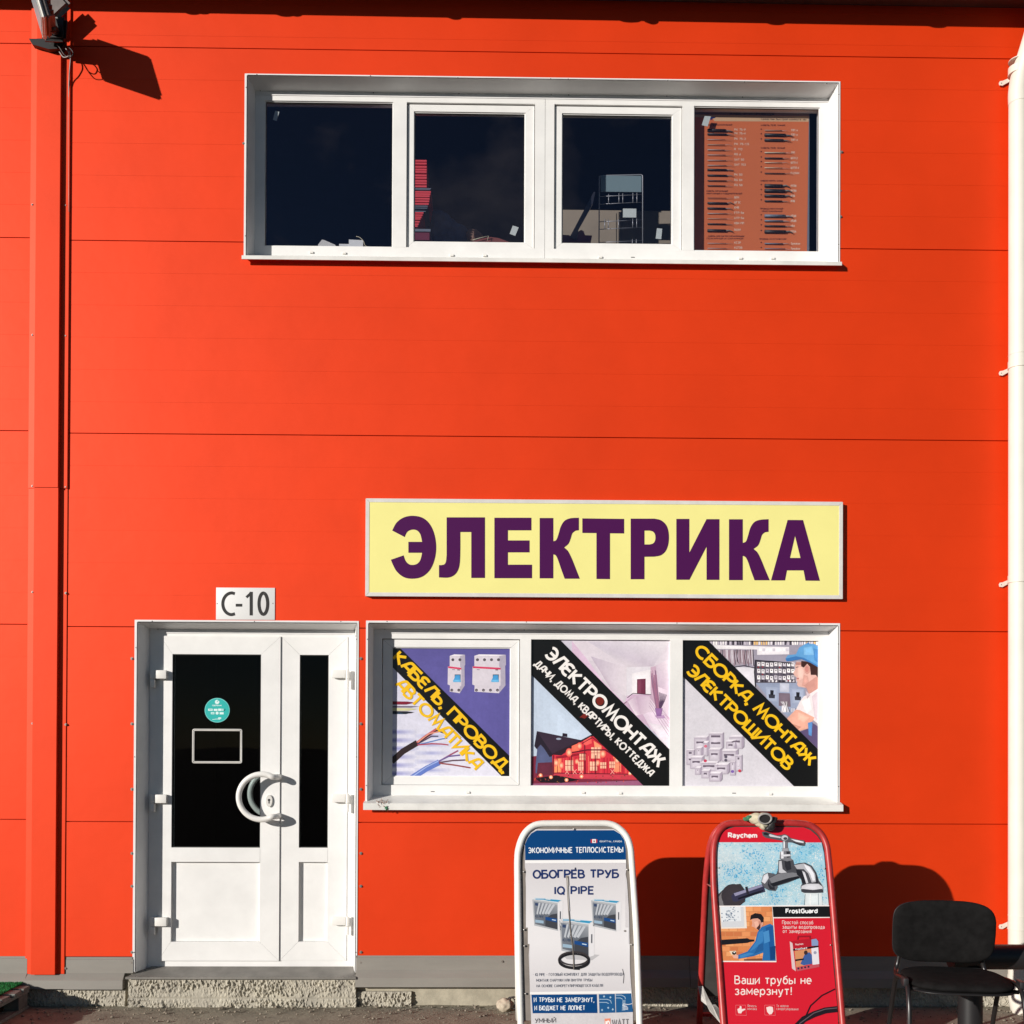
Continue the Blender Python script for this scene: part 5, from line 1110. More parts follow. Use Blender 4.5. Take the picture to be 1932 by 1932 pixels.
# folders, jacket and boxes behind the second pane
yf = D+.26
fs = thing('tray_stack', 'tall stack of red and slate trays at the left of the second upper pane', 'trays', W(775, 462, yf))
FR = (753.9, 281.1, .13228)                           # region [1180,440,1580,740]
ys_ = [(150+i*40, 385, 28, 'redfolder') for i in range(10)]+[(545, 445, 16, 'darkfolder'), (570, 450, 12, 'darkfolder')]+[(590+i*34, 445-i*6, 26, 'redfolder') for i in range(6)]+[(800, 400, 16, 'darkfolder'), (825, 395, 14, 'darkfolder'), (872, 370, 14, 'darkfolder')]+[(890+i*32, 340-i*14, 22, 'redfolder') for i in range(7)]+[(1130, 440, 40, 'darkfolder'), (1190, 440, 110, 'maroon')]
for y, x1_, h, m_ in ys_:
    r_ = RW(FR[0]+120*FR[2], FR[1]+y*FR[2], FR[0]+x1_*FR[2], FR[1]+(y+h)*FR[2], yf)
    bx('tray', r_[0], r_[1], yf+random.uniform(0, .01), yf+.24, r_[2], r_[3], m_, fs)
def puff(outline, y, th, m_, nm, parent=None, ns=18, amp=.0, wr=30, loc=None, P=None, seg=48):
    # a padded body whose silhouette is the given outline (star-shaped about its middle)
    pts = [(W(px, py, y) if P is None else P(px, py)) for px, py in outline]
    cx = sum(p.x for p in pts)/len(pts); cz = sum(p.z for p in pts)/len(pts); cy = sum(p.y for p in pts)/len(pts)
    pol = sorted((math.atan2(p.z-cz, p.x-cx), math.hypot(p.x-cx, p.z-cz)) for p in pts)
    def rad(t):
        t = (t+math.pi) % (2*math.pi)-math.pi; n = len(pol)
        for i in range(n):
            a0, r0 = pol[i-1]; a1, r1 = pol[i]
            if i == 0:
                a0 -= 2*math.pi
                if t > pol[-1][0]: t2 = t-2*math.pi
                else: t2 = t
                if t2 <= a1 and t2 >= a0: k = (t2-a0)/max(a1-a0, 1e-6); return r0+(r1-r0)*k
            elif a0 <= t <= a1: k = (t-a0)/max(a1-a0, 1e-6); return r0+(r1-r0)*k
        return pol[0][1]
    bm = bmesh.new(); rings = []
    for j in range(1, ns):
        ph = math.pi*j/ns; rg = []
        for i in range(seg):
            t = -math.pi+2*math.pi*i/seg; r = rad(t)*math.sin(ph)**.55
            p = Vector((cx+r*math.cos(t), cy-math.cos(ph)*th, cz+r*math.sin(t)))
            nz = noise.fractal(p*wr, 1, 2, 3)*amp
            p.y -= nz; p.x += noise.noise(p*wr+Vector((5, 5, 5)))*amp*.5
            rg.append(bm.verts.new(p))
        rings.append(rg)
    for A, B in zip(rings, rings[1:]):
        for i in range(seg): bm.faces.new((A[i], A[(i+1) % seg], B[(i+1) % seg], B[i]))
    bm.faces.new(rings[0][::-1]); bm.faces.new(rings[-1]); bmesh.ops.recalc_face_normals(bm, faces=bm.faces[:])
    return obj(nm, bm, m_, parent, smooth=True, loc=loc)
yj = D+.6
o = puff([(813, 402), (818, 397), (828, 399), (840, 404), (852, 415), (866, 425), (884, 434), (882, 448), (878, 470), (850, 476), (818, 470), (812, 440), (815, 420)], yj, .07, 'bluecloth', 'blue_jacket', amp=.015, wr=9, loc=W(815, 470, yj)); tag(o, 'dim blue work jacket slumped behind the second upper pane', 'jacket')
o = puff([(884, 434), (895, 434), (905, 440), (912, 448), (905, 458), (885, 456), (880, 445)], yj-.04, .04, 'skin', 'leather_glove', amp=.006, wr=25, loc=W(884, 456, yj)); tag(o, 'brown glove lying between the blue jacket and the maroon box lid', 'glove')
bm = bmesh.new(); quadbox(bm, [(872, 462), (905, 451), (925, 447), (940, 449), (962, 457), (962, 470), (872, 470)], D+.3, .2); o = obj('box_lid', bm, 'box', loc=W(872, 462, D+.3)); tag(o, 'maroon box lid showing along the bottom of the second upper pane', 'box')
bm = bmesh.new(); tube(bm, [W(891.5, 453, D+.28), W(908, 448.5, D+.28), W(922.5, 445.2, D+.28)], .003, 8); tube(bm, [W(922.5, 445, D+.28), W(921.5, 447, D+.28), W(919.5, 453.5, D+.28)], .002, 8); o = obj('hooked_rod', bm, 'cloth', loc=W(891.5, 453, D+.28), smooth=True); tag(o, 'thin pinkish hooked rod on the maroon box lid', 'rod')
# clutter on the sill of the first pane: region [700,200,1700,820] origin (447.2,127.8) scale .3307
q_ = lambda x, y: (447.2+x*.3307, 127.8+y*.3307)
ysl = D+.07
bm = bmesh.new(); quadbox(bm, [q_(638, 980), q_(720, 984), q_(717, 1040), q_(638, 1040)], ysl, .04); o = obj('junction_box', bm, 'plate', loc=W(*q_(640, 1012), ysl)); tag(o, 'small white junction box on the inner sill of the leftmost upper pane', 'box')
bm = bmesh.new(); quadbox(bm, [q_(485, 980), q_(500, 984), q_(560, 1010), q_(575, 1040), (447.2+460*.3307, 470), q_(462, 1010)], ysl+.01, .05); o = obj('cable_clip_box', bm, 'signframe', loc=W(*q_(485, 1012), ysl)); tag(o, 'grey wedge-shaped box on the inner sill, leftmost of the clutter', 'box')
bm = bmesh.new(); A, B = W(*q_(575, 1016), ysl+.02), W(*q_(655, 1018), ysl+.02); tube(bm, [A+Vector((.01, 0, .0)), B], .012, 16); o = obj('tape_roll', bm, 'plate', loc=A, auto=40); tag(o, 'white roll of tape between two small boxes on the inner sill', 'tape')
bm = bmesh.new(); tube(bm, smooth([W(*q_(x, y), ysl) for x, y in ((680, 962), (700, 968), (722, 990), (732, 1015), (770, 1030))], 4), .0022, 6); o = obj('wire_loop', bm, 'cloth', loc=W(*q_(720, 1000), ysl), smooth=True); tag(o, 'thin pale wire curling over the white junction box', 'wire')

# ================================================================== PAVEMENT BOARDS
YA, YB = -.92, -1.27
def aboard(nm, label, path, reg, tubemat, panelmat, backmat, YA=YA, YB=YB):
    ztp = W(reg[0]+path[len(path)//2][0]*reg[2], reg[1]+path[len(path)//2][1]*reg[2], YA).z
    sl = Vector((0, YA-YB, ztp)).normalized(); n = Vector((0, -sl.z, sl.y)); p0 = Vector((0, YB, 0))
    pts = [WP(reg[0]+x*reg[2], reg[1]+y*reg[2], p0, n) for x, y in path]
    def toground(a, b): return b+(b-a)*((.012-b.z)/(b.z-a.z))
    L0 = toground(pts[1], pts[0]); R0_ = toground(pts[-2], pts[-1]); full = [L0]+pts+[R0_]
    base = thing(nm, label, 'sign', ((L0.x+R0_.x)/2, YA, 0), 'pavement boards in front of the wall')
    core = smooth(full[1:-1], 5); core = [full[0]]+core+[full[-1]]
    fr = node('board_frame', base.location, base); rf = node('board_frame', base.location, base)
    tr = .0172
    for par, mir in ((fr, False), (rf, True)):
        def mm(p): return Vector((p.x, 2*(YA+.012)-p.y, p.z)) if mir else p
        bm = bmesh.new(); tube(bm, [mm(p) for p in core], tr, 16); obj('tube', bm, tubemat, par, smooth=True)
        bm = bmesh.new(); A, B = mm(full[0]), mm(full[-1]); A = A+Vector((0, 0, .07)); B = B+Vector((0, 0, .07)); tube(bm, [A, B], .012, 12); obj('crossbar', bm, tubemat, par, smooth=True)
        # sheet panel inside the tube
        inner = [p for p in core if p.z > .10]; N = n if not mir else Vector((0, -n.y, n.z))
        bm = bmesh.new(); a_ = [bm.verts.new(mm(p)+N*(-.002)) for p in inner]; b_ = [bm.verts.new(mm(p)+N*(-.006)) for p in inner]
        bm.faces.new(a_); bm.faces.new(b_[::-1])
        for i in range(len(inner)): bm.faces.new((a_[i], b_[i], b_[(i+1) % len(inner)], a_[(i+1) % len(inner)]))
        bmesh.ops.recalc_face_normals(bm, faces=bm.faces[:]); obj('panel', bm, panelmat if not mir else backmat, par)
    # hinge straps and brace
    for s_, p in ((1, pts[3]), (-1, pts[-4])):
        bm = bmesh.new(); tube(bm, [p+Vector((s_*.004, .02, -.02)), Vector((p.x+s_*.004, 2*YA-p.y, p.z-.02))], .005, 8); obj('hinge_pin', bm, 'steel', base, smooth=True)
    return base, p0+n*.001, n
W1 = (945.6, 1533.3, .206384)
wpath = [(178, 1900), (168, 1500), (160, 1100), (155, 700), (152, 450), (165, 330), (205, 215), (270, 140), (350, 106), (500, 100), (850, 100), (990, 104), (1075, 140), (1145, 215), (1182, 320), (1194, 450), (1212, 700), (1237, 1100), (1252, 1500), (1264, 1900)]
wb, wp0, wn = aboard('pavement_board', 'white tubular pavement board with a blue header ЭКОНОМИЧНЫЕ ТЕПЛОСИСТЕМЫ', wpath, W1, 'whitetube', 'boardback', 'boardback', -.76, -1.11)
NAVY, BLU, GW = S(26, 46, 98), S(0, 62, 118), S(206, 202, 204)
# slightly wavy film poster as its own sheet
a = CA(wp0, wn, W1); a.box_ = (0, 0, 2000, 2250)
sheet = [(318, 150), (1030, 150), (1090, 190), (1130, 250), (1142, 340), (1141, 430), (1143, 530), (1138, 560), (1150, 620), (1168, 900), (1174, 1190), (1168, 1240), (1182, 1500), (1202, 1740), (1210, 2240), (282, 2240), (272, 1850), (252, 1300), (258, 1210), (242, 1000), (222, 600), (228, 540), (216, 500), (214, 300), (232, 240), (262, 190)]
a.poly(sheet, GW, 0)
a.build('film_poster', 'film', wb)
a = CA(wp0, wn, W1); a.box_ = (0, 0, 2000, 2250)
a.poly([(219, 434), (217, 290), (240, 235), (275, 190), (325, 162), (1030, 160), (1088, 195), (1126, 250), (1140, 340), (1140, 430)], BLU, 1)
a.poly([(219, 436), (1140, 430), (1142, 458), (221, 462)], S(240, 238, 236), 1)
LG = S(226, 223, 224); a.vgrad(226, 470, 1136, 1050, GW, LG, .3); a.vgrad(244, 1050, 1164, 1200, LG, LG, .3); a.vgrad(262, 1200, 1176, 1640, LG, GW, .3)
a.rect(818, 244, 832, 276, S(190, 40, 50), 2); a.rect(832, 242, 866, 277, S(235, 230, 230), 2); a.rect(866, 244, 878, 276, S(190, 40, 50), 2); a.poly([(848, 250), (853, 258), (858, 256), (855, 266), (850, 270), (844, 266), (840, 256), (845, 258)], S(90, 30, 50), 3)
a.text('IQWATT Inc., CANADA', (900, 271), (1104, 271), 17, S(210, 218, 226), 3, .17)
a.text('ЭКОНОМИЧНЫЕ ТЕПЛОСИСТЕМЫ', (246, 372), (1116, 365), 54, S(232, 236, 240), 3, .15, .27)
a.text('ОБОГРЕВ ТРУБ', (287, 606), (1077, 600), 84, NAVY, 3, .19, .2); a.text('IQ PIPE', (484, 752), (851, 750), 80, NAVY, 3, .19, .25)
def ibox(x, y, s_, fl_):
    X = lambda v: x+v*s_; Y = lambda v: y+v*s_
    a.poly([(X(0), Y(10)), (X(232), Y(44)), (X(236), Y(300)), (X(18), Y(250))], S(176, 178, 182), 2)
    a.poly([(X(0), Y(10)), (X(30), Y(-10)), (X(272), Y(16)), (X(232), Y(44))], S(206, 212, 216), 2); a.poly([(X(28), Y(4)), (X(120), Y(4)), (X(120), Y(14)), (X(30), Y(12))], S(46, 146, 190), 3); a.poly([(X(170), Y(10)), (X(262), Y(18)), (X(236), Y(34)), (X(150), Y(24))], S(46, 146, 190), 3)
    a.poly([(X(100), Y(8)), (X(180), Y(18)), (X(150), Y(26)), (X(100), Y(14))], S(90, 150, 180), 4)
    a.poly([(X(232), Y(44)), (X(280), Y(22)), (X(276), Y(286)), (X(236), Y(300))], S(222, 220, 222), 2)
    P = [(X(14), Y(28)), (X(228), Y(60)), (X(230), Y(286)), (X(26), Y(236))]; a.poly(P, [S(128, 134, 144), S(150, 154, 160), S(54, 58, 66), S(110, 114, 122)], 3)
    for k in range(5): a.poly([(X(60+k*32), Y(40+k*4)), (X(74+k*34), Y(43+k*4)), (X(50+k*26), Y(150)), (X(38+k*24), Y(140))], S(188, 192, 198), 3.5)
    a.poly([(X(120), Y(190)), (X(170), Y(150)), (X(228), Y(140)), (X(230), Y(286)), (X(120), Y(256))], S(62, 64, 70), 4)
    a.text('IQ PIPE', (X(26), Y(176)), (X(104), Y(184)), 24*s_, S(70, 82, 104), 5, .14); a.poly([(X(120), Y(170)), (X(226), Y(188)), (X(226), Y(222)), (X(120), Y(198))], S(22, 70, 130), 5); a.stroke([(X(180), Y(196)), (X(216), Y(203))], 8*s_, S(190, 210, 225), 6)
    a.poly([(X(28), Y(196)), (X(104), Y(206)), (X(104), Y(232)), (X(28), Y(222))], S(150, 176, 196), 5); a.poly([(X(26), Y(42)), (X(52), Y(46)), (X(52), Y(70)), (X(26), Y(66))], S(50, 66, 100), 5)
    a.stroke([(X(256), Y(120)), (X(255), Y(190))], 9*s_, S(90, 92, 100), 5)
ibox(284, 782, 1.0, 0); ibox(822, 792, .98, 0); ibox(530, 972, 1.16, 1)
a.poly([(560, 1300), (780, 1290), (900, 1300), (830, 1350), (600, 1340)], S(186, 184, 186), 1.5)
for k, (rx, ry, dy, c) in enumerate(((138, 68, 0, (36, 32, 32)), (132, 60, -12, (58, 52, 52)), (136, 66, 14, (28, 25, 26)))):
    for sgn in (1,): a.stroke([(664+rx*math.cos(t*.1745), 1345+dy+ry*math.sin(t*.1745)) for t in range(37)], 15, S(*c), 8.6+k)
a.poly([(664, 1410), (716, 1406), (712, 1438), (660, 1436)], S(26, 24, 24), 12)
# torn crease down the film
a.stroke([(600, 582), (604, 690), (616, 900), (634, 1100), (652, 1230), (660, 1340), (662, 1430)], 9, S(120, 112, 104), 12.5); a.stroke([(606, 600), (612, 760), (622, 900)], 4, S(220, 216, 210), 13.5)
a.poly([(592, 575), (612, 580), (616, 660), (606, 700), (598, 640)], S(140, 132, 122), 13); a.ell(1132, 1082, 12, 9, S(130, 124, 118), 4, 8); a.ell(678, 512, 8, 12, S(60, 60, 76), 4, 8); a.stroke([(1108, 1430), (1122, 1480), (1116, 1560)], 5, S(70, 66, 66), 4)
TG = S(86, 90, 104)
a.text('* IQ PIPE - ГОТОВЫЙ КОМПЛЕКТ ДЛЯ ЗАЩИТЫ ВОДОПРОВОДА', (292, 1494), (1122, 1490), 27, TG, 3, .12, .26); a.text('МОНТАЖ СНАРУЖИ ИЛИ ВНУТРИ ТРУБЫ', (320, 1546), (832, 1543), 26, TG, 3, .12, .26); a.text('НА ОСНОВЕ САМОРЕГУЛИРУЮЩЕГОСЯ КАБЕЛЯ', (322, 1597), (930, 1593), 26, TG, 3, .12, .26)
a.poly([(262, 1640), (1190, 1628), (1192, 1650), (262, 1662)], S(236, 234, 232), 2)
a.poly([(276, 1664), (874, 1660), (880, 1832), (288, 1834)], BLU, 2)
a.text('И ТРУБЫ НЕ ЗАМЕРЗНУТ,', (297, 1732), (852, 1734), 44, S(226, 232, 238), 4, .15, .28); a.text('И БЮДЖЕТ НЕ ЛОПНЕТ', (303, 1808), (768, 1806), 44, S(226, 232, 238), 4, .15, .28)
a.poly([(892, 1660), (1038, 1656), (1044, 1828), (898, 1832)], S(28, 84, 134), 2); a.poly([(1046, 1656), (1188, 1652), (1204, 1822), (1050, 1828)], S(28, 84, 134), 2)
LB = S(176, 200, 218)
a.stroke([(896, 1706), (970, 1706), (1000, 1718), (1008, 1744)], 5, LB, 3); a.stroke([(896, 1734), (960, 1734), (984, 1746)], 5, LB, 3)
for x, y in ((940, 1680), (998, 1688), (978, 1784), (922, 1804), (1020, 1798)):
    a.stroke([(x-9, y), (x+9, y)], 6, LB, 3); a.stroke([(x, y-10), (x, y+10)], 6, LB, 3)
a.stroke([(1048, 1668), (1100, 1668), (1130, 1684), (1136, 1704)], 5, LB, 3); a.stroke([(1048, 1694), (1090, 1694), (1110, 1706)], 5, LB, 3)
for i in range(4): a.stroke([(1112+i*7, 1712), (1106+i*8, 1810)], 3, LB, 3)
a.stroke([(1196, 1746), (1160, 1754), (1118, 1748), (1112, 1762), (1150, 1770)], 5, S(226, 228, 232), 4)
for i in range(3): a.stroke([(1112, 1772+i*12), (1160, 1780+i*10)], 4, S(226, 228, 232), 4)
a.text('УМНЫЙ', (308, 1924), (502, 1920), 44, S(84, 82, 86), 3, .14); a.poly([(944, 1884), (998, 1880), (1000, 1975), (950, 1980)], S(226, 140, 112), 3); a.text('IQ', (952, 1960), (996, 1960), 60, S(240, 236, 232), 4, .2); a.text('WATT', (1012, 1960), (1172, 1956), 72, S(120, 116, 118), 3, .14)
a.text('ПОДОГРЕВ ТРУБ', (308, 1990), (700, 1986), 40, S(84, 82, 86), 3, .14)
a.build('print', 'gloss', wb)
for x, y in ((664, 150), (205, 540), (1150, 520), (208, 1070), (212, 1218), (1190, 1205), (222, 1655)):
    p = WP(W1[0]+x*W1[2], W1[1]+y*W1[2], wp0+wn*.006, wn); bm = bmesh.new(); bmesh.ops.create_uvsphere(bm, u_segments=10, v_segments=6, radius=.0055)
    for v in bm.verts: v.co += p
    obj('rivet', bm, 'steel', wb, smooth=True)

RR = (1303.3, 1520.6, .21296)
rpath = [(290, 1932), (258, 1500), (230, 1100), (204, 700), (200, 450), (210, 330), (238, 245), (288, 185), (350, 158), (500, 152), (850, 152), (1000, 160), (1085, 185), (1160, 255), (1202, 345), (1218, 450), (1243, 700), (1276, 1100), (1310, 1500), (1343, 1900)]
rb, rp0, rn = aboard('pavement_board', 'red tubular pavement board showing a chrome tap over icy water, Ваши трубы не замерзнут!', rpath, RR, 'redtube', 'blackboard', 'blackboard')
RD = S(206, 26, 44)
a = CA(rp0, rn, RR); a.box_ = (0, 0, 2000, 2300)
a.poly([(390, 186), (1000, 190), (1060, 215), (1120, 265), (1160, 325), (1180, 420), (1200, 640), (1224, 880), (1262, 1400), (1300, 1800), (1322, 2250), (300, 2250), (288, 1500), (262, 1100), (240, 800), (232, 450), (238, 330), (262, 262), (310, 212)], RD, 0)
a.build('sheet', 'gloss', rb)
a = CA(rp0, rn, RR); a.box_ = (0, 0, 2000, 2300)
a.soft = True
ICE = [(236, 322), (1158, 324), (1180, 420), (1200, 640), (1222, 882), (250, 886), (242, 800), (232, 450)]
a.poly(ICE, [S(190, 214, 222), S(150, 200, 220), S(130, 190, 216), S(170, 206, 218), S(196, 214, 220), S(160, 196, 210), S(120, 184, 212), S(200, 216, 222)], 1)
random.seed(5)
for i in range(2600):                                 # frost flecks
    x = random.uniform(240, 1210); y = random.uniform(326, 880)
    if y < 480 and x > 1165: continue
    nn = noise.noise(Vector((x*.006, y*.006, 2)))+.6*noise.noise(Vector((x*.02, y*.02, 5)))
    c = S(60, 160, 206) if nn > .28 else S(110, 184, 212) if nn > .05 else S(214, 224, 226) if nn < -.1 else S(170, 206, 218)
    s_ = random.uniform(3, 9)
    if x+s_ > 236+ (y-322)*.0+ (1158-236)+ (y-322)*.11: continue
    t = random.random()*3; a.poly([(x+s_*math.cos(t+k*2.1), y+s_*math.sin(t+k*2.1)) for k in range(3)], c, 1.5+random.random()*.4)
a.text('Raychem', (328, 283), (588, 287), 48, S(238, 226, 226), 3, .24, .22)
# tap
CH = lambda v: S(v, v, min(255, v+6))
def cp(P, v, l): a.poly(P, CH(v), l)
# black insulated pipe and grey pipe
a.poly([(245, 780), (330, 700), (440, 690), (490, 760), (480, 850), (400, 900), (260, 918), (250, 880)], S(60, 56, 58), 3); a.ell(378, 795, 108, 104, S(56, 50, 54), 3.4, 30); a.poly([(245, 810), (290, 740), (285, 860), (300, 905), (250, 915)], S(120, 116, 118), 3.2)
a.poly([(358, 800), (380, 772), (640, 690), (660, 760), (560, 790), (400, 850), (372, 845)], S(52, 50, 74), 4); a.poly([(380, 775), (630, 695), (636, 715), (392, 800)], S(140, 138, 166), 4.3); a.poly([(480, 720), (500, 712), (520, 790), (495, 782)], S(40, 36, 46), 4.6); a.poly([(420, 815), (560, 768), (640, 745), (640, 755), (560, 786), (420, 830)], S(20, 18, 26), 4.6)
cp([(640, 610), (680, 590), (740, 600), (770, 720), (750, 755), (690, 748), (655, 730), (622, 680)], 88, 5); cp([(645, 615), (680, 596), (690, 640), (655, 690), (628, 672)], 210, 5.4); cp([(690, 640), (740, 700), (745, 745), (700, 740), (680, 700)], 40, 5.5)
# body
body = [(688, 640), (760, 600), (772, 560), (775, 480), (850, 468), (905, 480), (915, 520), (950, 508), (1010, 502), (1070, 530), (1110, 590), (1132, 660), (1170, 715), (1172, 768), (1090, 772), (1000, 770), (978, 760), (972, 715), (985, 690), (975, 650), (960, 640), (860, 680), (720, 722), (690, 690)]
cp(body, 74, 6)
cp([(690, 645), (780, 600), (900, 590), (960, 600), (965, 620), (880, 640), (720, 690)], 122, 6.4); cp([(700, 690), (860, 640), (950, 622), (965, 640), (860, 672), (730, 716)], 30, 6.6); cp([(782, 490), (802, 486), (812, 560), (850, 590), (800, 596), (778, 590)], 196, 6.8); cp([(830, 484), (880, 488), (890, 560), (850, 575), (835, 540)], 40, 6.8); cp([(915, 525), (1000, 510), (1060, 540), (1098, 600), (1120, 670), (1070, 680), (1040, 600), (1000, 560), (940, 560)], 180, 6.9); cp([(1000, 516), (1050, 540), (1090, 600), (1100, 660), (1078, 664), (1055, 600), (1020, 556)], 235, 7.2); cp([(930, 560), (990, 575), (1020, 640), (1028, 690), (990, 690), (975, 640), (940, 610)], 34, 7.2); cp([(985, 575), (1010, 590), (1040, 680), (1022, 690)], 210, 7.5)
cp([(980, 710), (1030, 690), (1130, 690), (1168, 716), (1165, 740), (1090, 752), (1000, 748), (976, 736)], 206, 7.8); cp([(985, 735), (1080, 745), (1160, 735), (1170, 765), (1080, 772), (1000, 768), (980, 756)], 60, 8); cp([(1100, 590), (1120, 640), (1130, 690), (1108, 690)], 44, 7.8)
# neck, collar, spindle, handle
cp([(785, 470), (790, 405), (880, 400), (882, 462), (905, 480), (850, 492)], 120, 7); cp([(795, 405), (820, 402), (822, 465), (800, 468)], 220, 7.4); cp([(845, 404), (876, 404), (878, 455), (850, 460)], 46, 7.4); cp([(800, 432), (880, 428), (884, 446), (800, 450)], 206, 7.8)
cp([(808, 376), (864, 374), (868, 400), (806, 402)], 150, 7); cp([(812, 310), (856, 308), (858, 376), (814, 376)], 110, 7); cp([(820, 312), (832, 312), (832, 374), (820, 374)], 228, 7.4)
cp([(628, 232), (660, 226), (700, 240), (760, 262), (800, 258), (830, 250), (856, 262), (880, 284), (950, 300), (1000, 305), (1014, 330), (1004, 356), (960, 350), (900, 326), (840, 318), (790, 306), (720, 294), (660, 282), (636, 264)], 84, 9); cp([(640, 240), (665, 236), (700, 252), (680, 262), (650, 258)], 30, 9.4); cp([(680, 245), (760, 268), (800, 276), (790, 286), (700, 272)], 206, 9.4); cp([(880, 292), (950, 306), (1000, 318), (996, 330), (930, 318)], 220, 9.4); cp([(900, 318), (960, 336), (1000, 344), (960, 346), (905, 328)], 36, 9.5); a.ell(830, 284, 30, 24, CH(190), 9.8, 16); a.ell(836, 290, 18, 13, CH(60), 10.1, 12)
# water jet
a.poly([(1008, 772), (1160, 772), (1166, 884), (1010, 884)], S(214, 222, 224), 5); a.stroke([(1012, 780), (1006, 880)], 5, S(90, 110, 120), 5.4); a.stroke([(1128, 776), (1132, 880)], 4, S(120, 140, 150), 5.4); a.stroke([(1060, 780), (1058, 880)], 10, S(238, 240, 240), 5.4)
a.poly([(722, 888), (1226, 886), (1230, 986), (730, 986)], S(18, 17, 18), 5); a.text('FrostGuard', (838, 954), (1124, 952), 44, S(240, 240, 240), 7, .23, .2)
a.poly([(730, 986), (1230, 984), (1231, 992), (730, 996)], S(236, 226, 224), 6); a.poly([(252, 884), (1224, 880), (1225, 889), (252, 893)], S(240, 232, 230), 6)
a.build('tap_picture', 'photo', rb)
a = CA(rp0, rn, RR); a.box_ = (0, 0, 2000, 2300)
# brick wall picture with plumber
ph = [(256, 893), (718, 890), (750, 1374), (278, 1372)]
a.poly([(250, 893), (726, 888), (758, 1384), (274, 1382)], S(240, 232, 226), 3); a.poly(ph, S(206, 134, 84), 5)
for r in range(11):
    y = 893+r*44; xl_ = 256+(y-893)*.046; xr_ = 718+(y-893)*.066
    for k in range(8):
        x = xl_+k*74-(r % 2)*36
        P_ = clip([(x+3, y+3), (x+71, y+3), (x+71, y+41), (x+3, y+41)], xl_+1, 895, xr_-1, 1372)
        if len(P_) > 2: a.poly(P_, S(*random.choice(((226, 146, 92), (214, 130, 78), (232, 160, 104), (200, 116, 70)))), 5.6)
a.poly([(254, 893), (484, 892), (496, 1084), (270, 1088)], S(228, 220, 210), 6.4); a.poly([(262, 893), (466, 892), (474, 1072), (272, 1076)], S(206, 208, 212), 6.7); a.poly([(262, 893), (440, 893), (446, 1020), (270, 1026)], S(222, 226, 230), 6.9)
for i in range(60): x, y = 350+random.gauss(0, 34), 960+random.gauss(0, 34); a.ell(min(max(x, 275), 430), min(max(y, 900), 1020), 6, 6, S(*random.choice(((110, 124, 144), (150, 162, 176), (186, 194, 202)))), 7.2+random.random()*.5, 6)
a.poly([(270, 1186), (500, 1172), (520, 1182), (560, 1184), (560, 1200), (524, 1206), (500, 1214), (276, 1232)], S(26, 22, 26), 7)
a.poly([(620, 1075), (700, 1044), (728, 1060), (750, 1372), (632, 1372), (640, 1300), (560, 1330), (420, 1356), (412, 1322), (500, 1290), (570, 1200), (590, 1120)], S(40, 104, 166), 8); a.poly([(660, 1080), (722, 1060), (744, 1360), (700, 1368), (690, 1200)], S(28, 84, 146), 8.5); a.poly([(600, 1120), (640, 1100), (640, 1200), (560, 1270), (520, 1290), (580, 1200)], S(58, 124, 184), 8.6)
a.poly([(535, 1000), (560, 985), (640, 1010), (640, 1050), (612, 1092), (590, 1098), (560, 1076), (536, 1066), (544, 1040)], S(216, 158, 136), 9); a.poly([(524, 1010), (530, 970), (570, 950), (620, 958), (644, 990), (642, 1030), (622, 1034), (612, 1010), (590, 996), (550, 1000)], S(34, 26, 26), 9.4); a.poly([(580, 1085), (600, 1060), (612, 1040), (616, 1080), (600, 1102)], S(70, 44, 40), 9.3)
a.poly([(365, 1326), (400, 1318), (420, 1324), (418, 1352), (380, 1350)], S(224, 170, 150), 9); a.poly([(340, 1286), (400, 1284), (402, 1318), (360, 1320)], S(226, 206, 180), 7.5); a.ell(382, 1304, 18, 15, S(24, 22, 26), 9.2, 12); a.ell(384, 1298, 7, 6, S(230, 230, 230), 9.5, 8)
a.poly([(470, 1358), (632, 1350), (632, 1372), (470, 1372)], S(120, 70, 50), 7)
PK = S(240, 206, 204)
a.text('Простой способ', (808, 1048), (1084, 1050), 34, PK, 4, .115, .26); a.text('защиты водопровода', (810, 1088), (1186, 1090), 34, PK, 4, .115, .26); a.text('от замерзания', (814, 1126), (1068, 1128), 34, PK, 4, .115, .26)
for P_, c_, l_ in (([(640, 1120), (690, 1100), (700, 1200), (650, 1220)], (70, 136, 192), 8.7), ([(600, 1230), (640, 1215), (640, 1280), (560, 1310)], (34, 88, 146), 8.8), ([(560, 1030), (590, 1020), (600, 1060), (575, 1080)], (232, 178, 156), 9.15), ([(600, 1020), (626, 1030), (620, 1066), (606, 1070)], (190, 130, 112), 9.2), ([(430, 1325), (520, 1300), (560, 1310), (440, 1350)], (62, 128, 186), 8.9), ([(700, 1250), (745, 1240), (748, 1360), (705, 1366)], (18, 64, 118), 8.9)): a.poly(P_, S(*c_), l_)
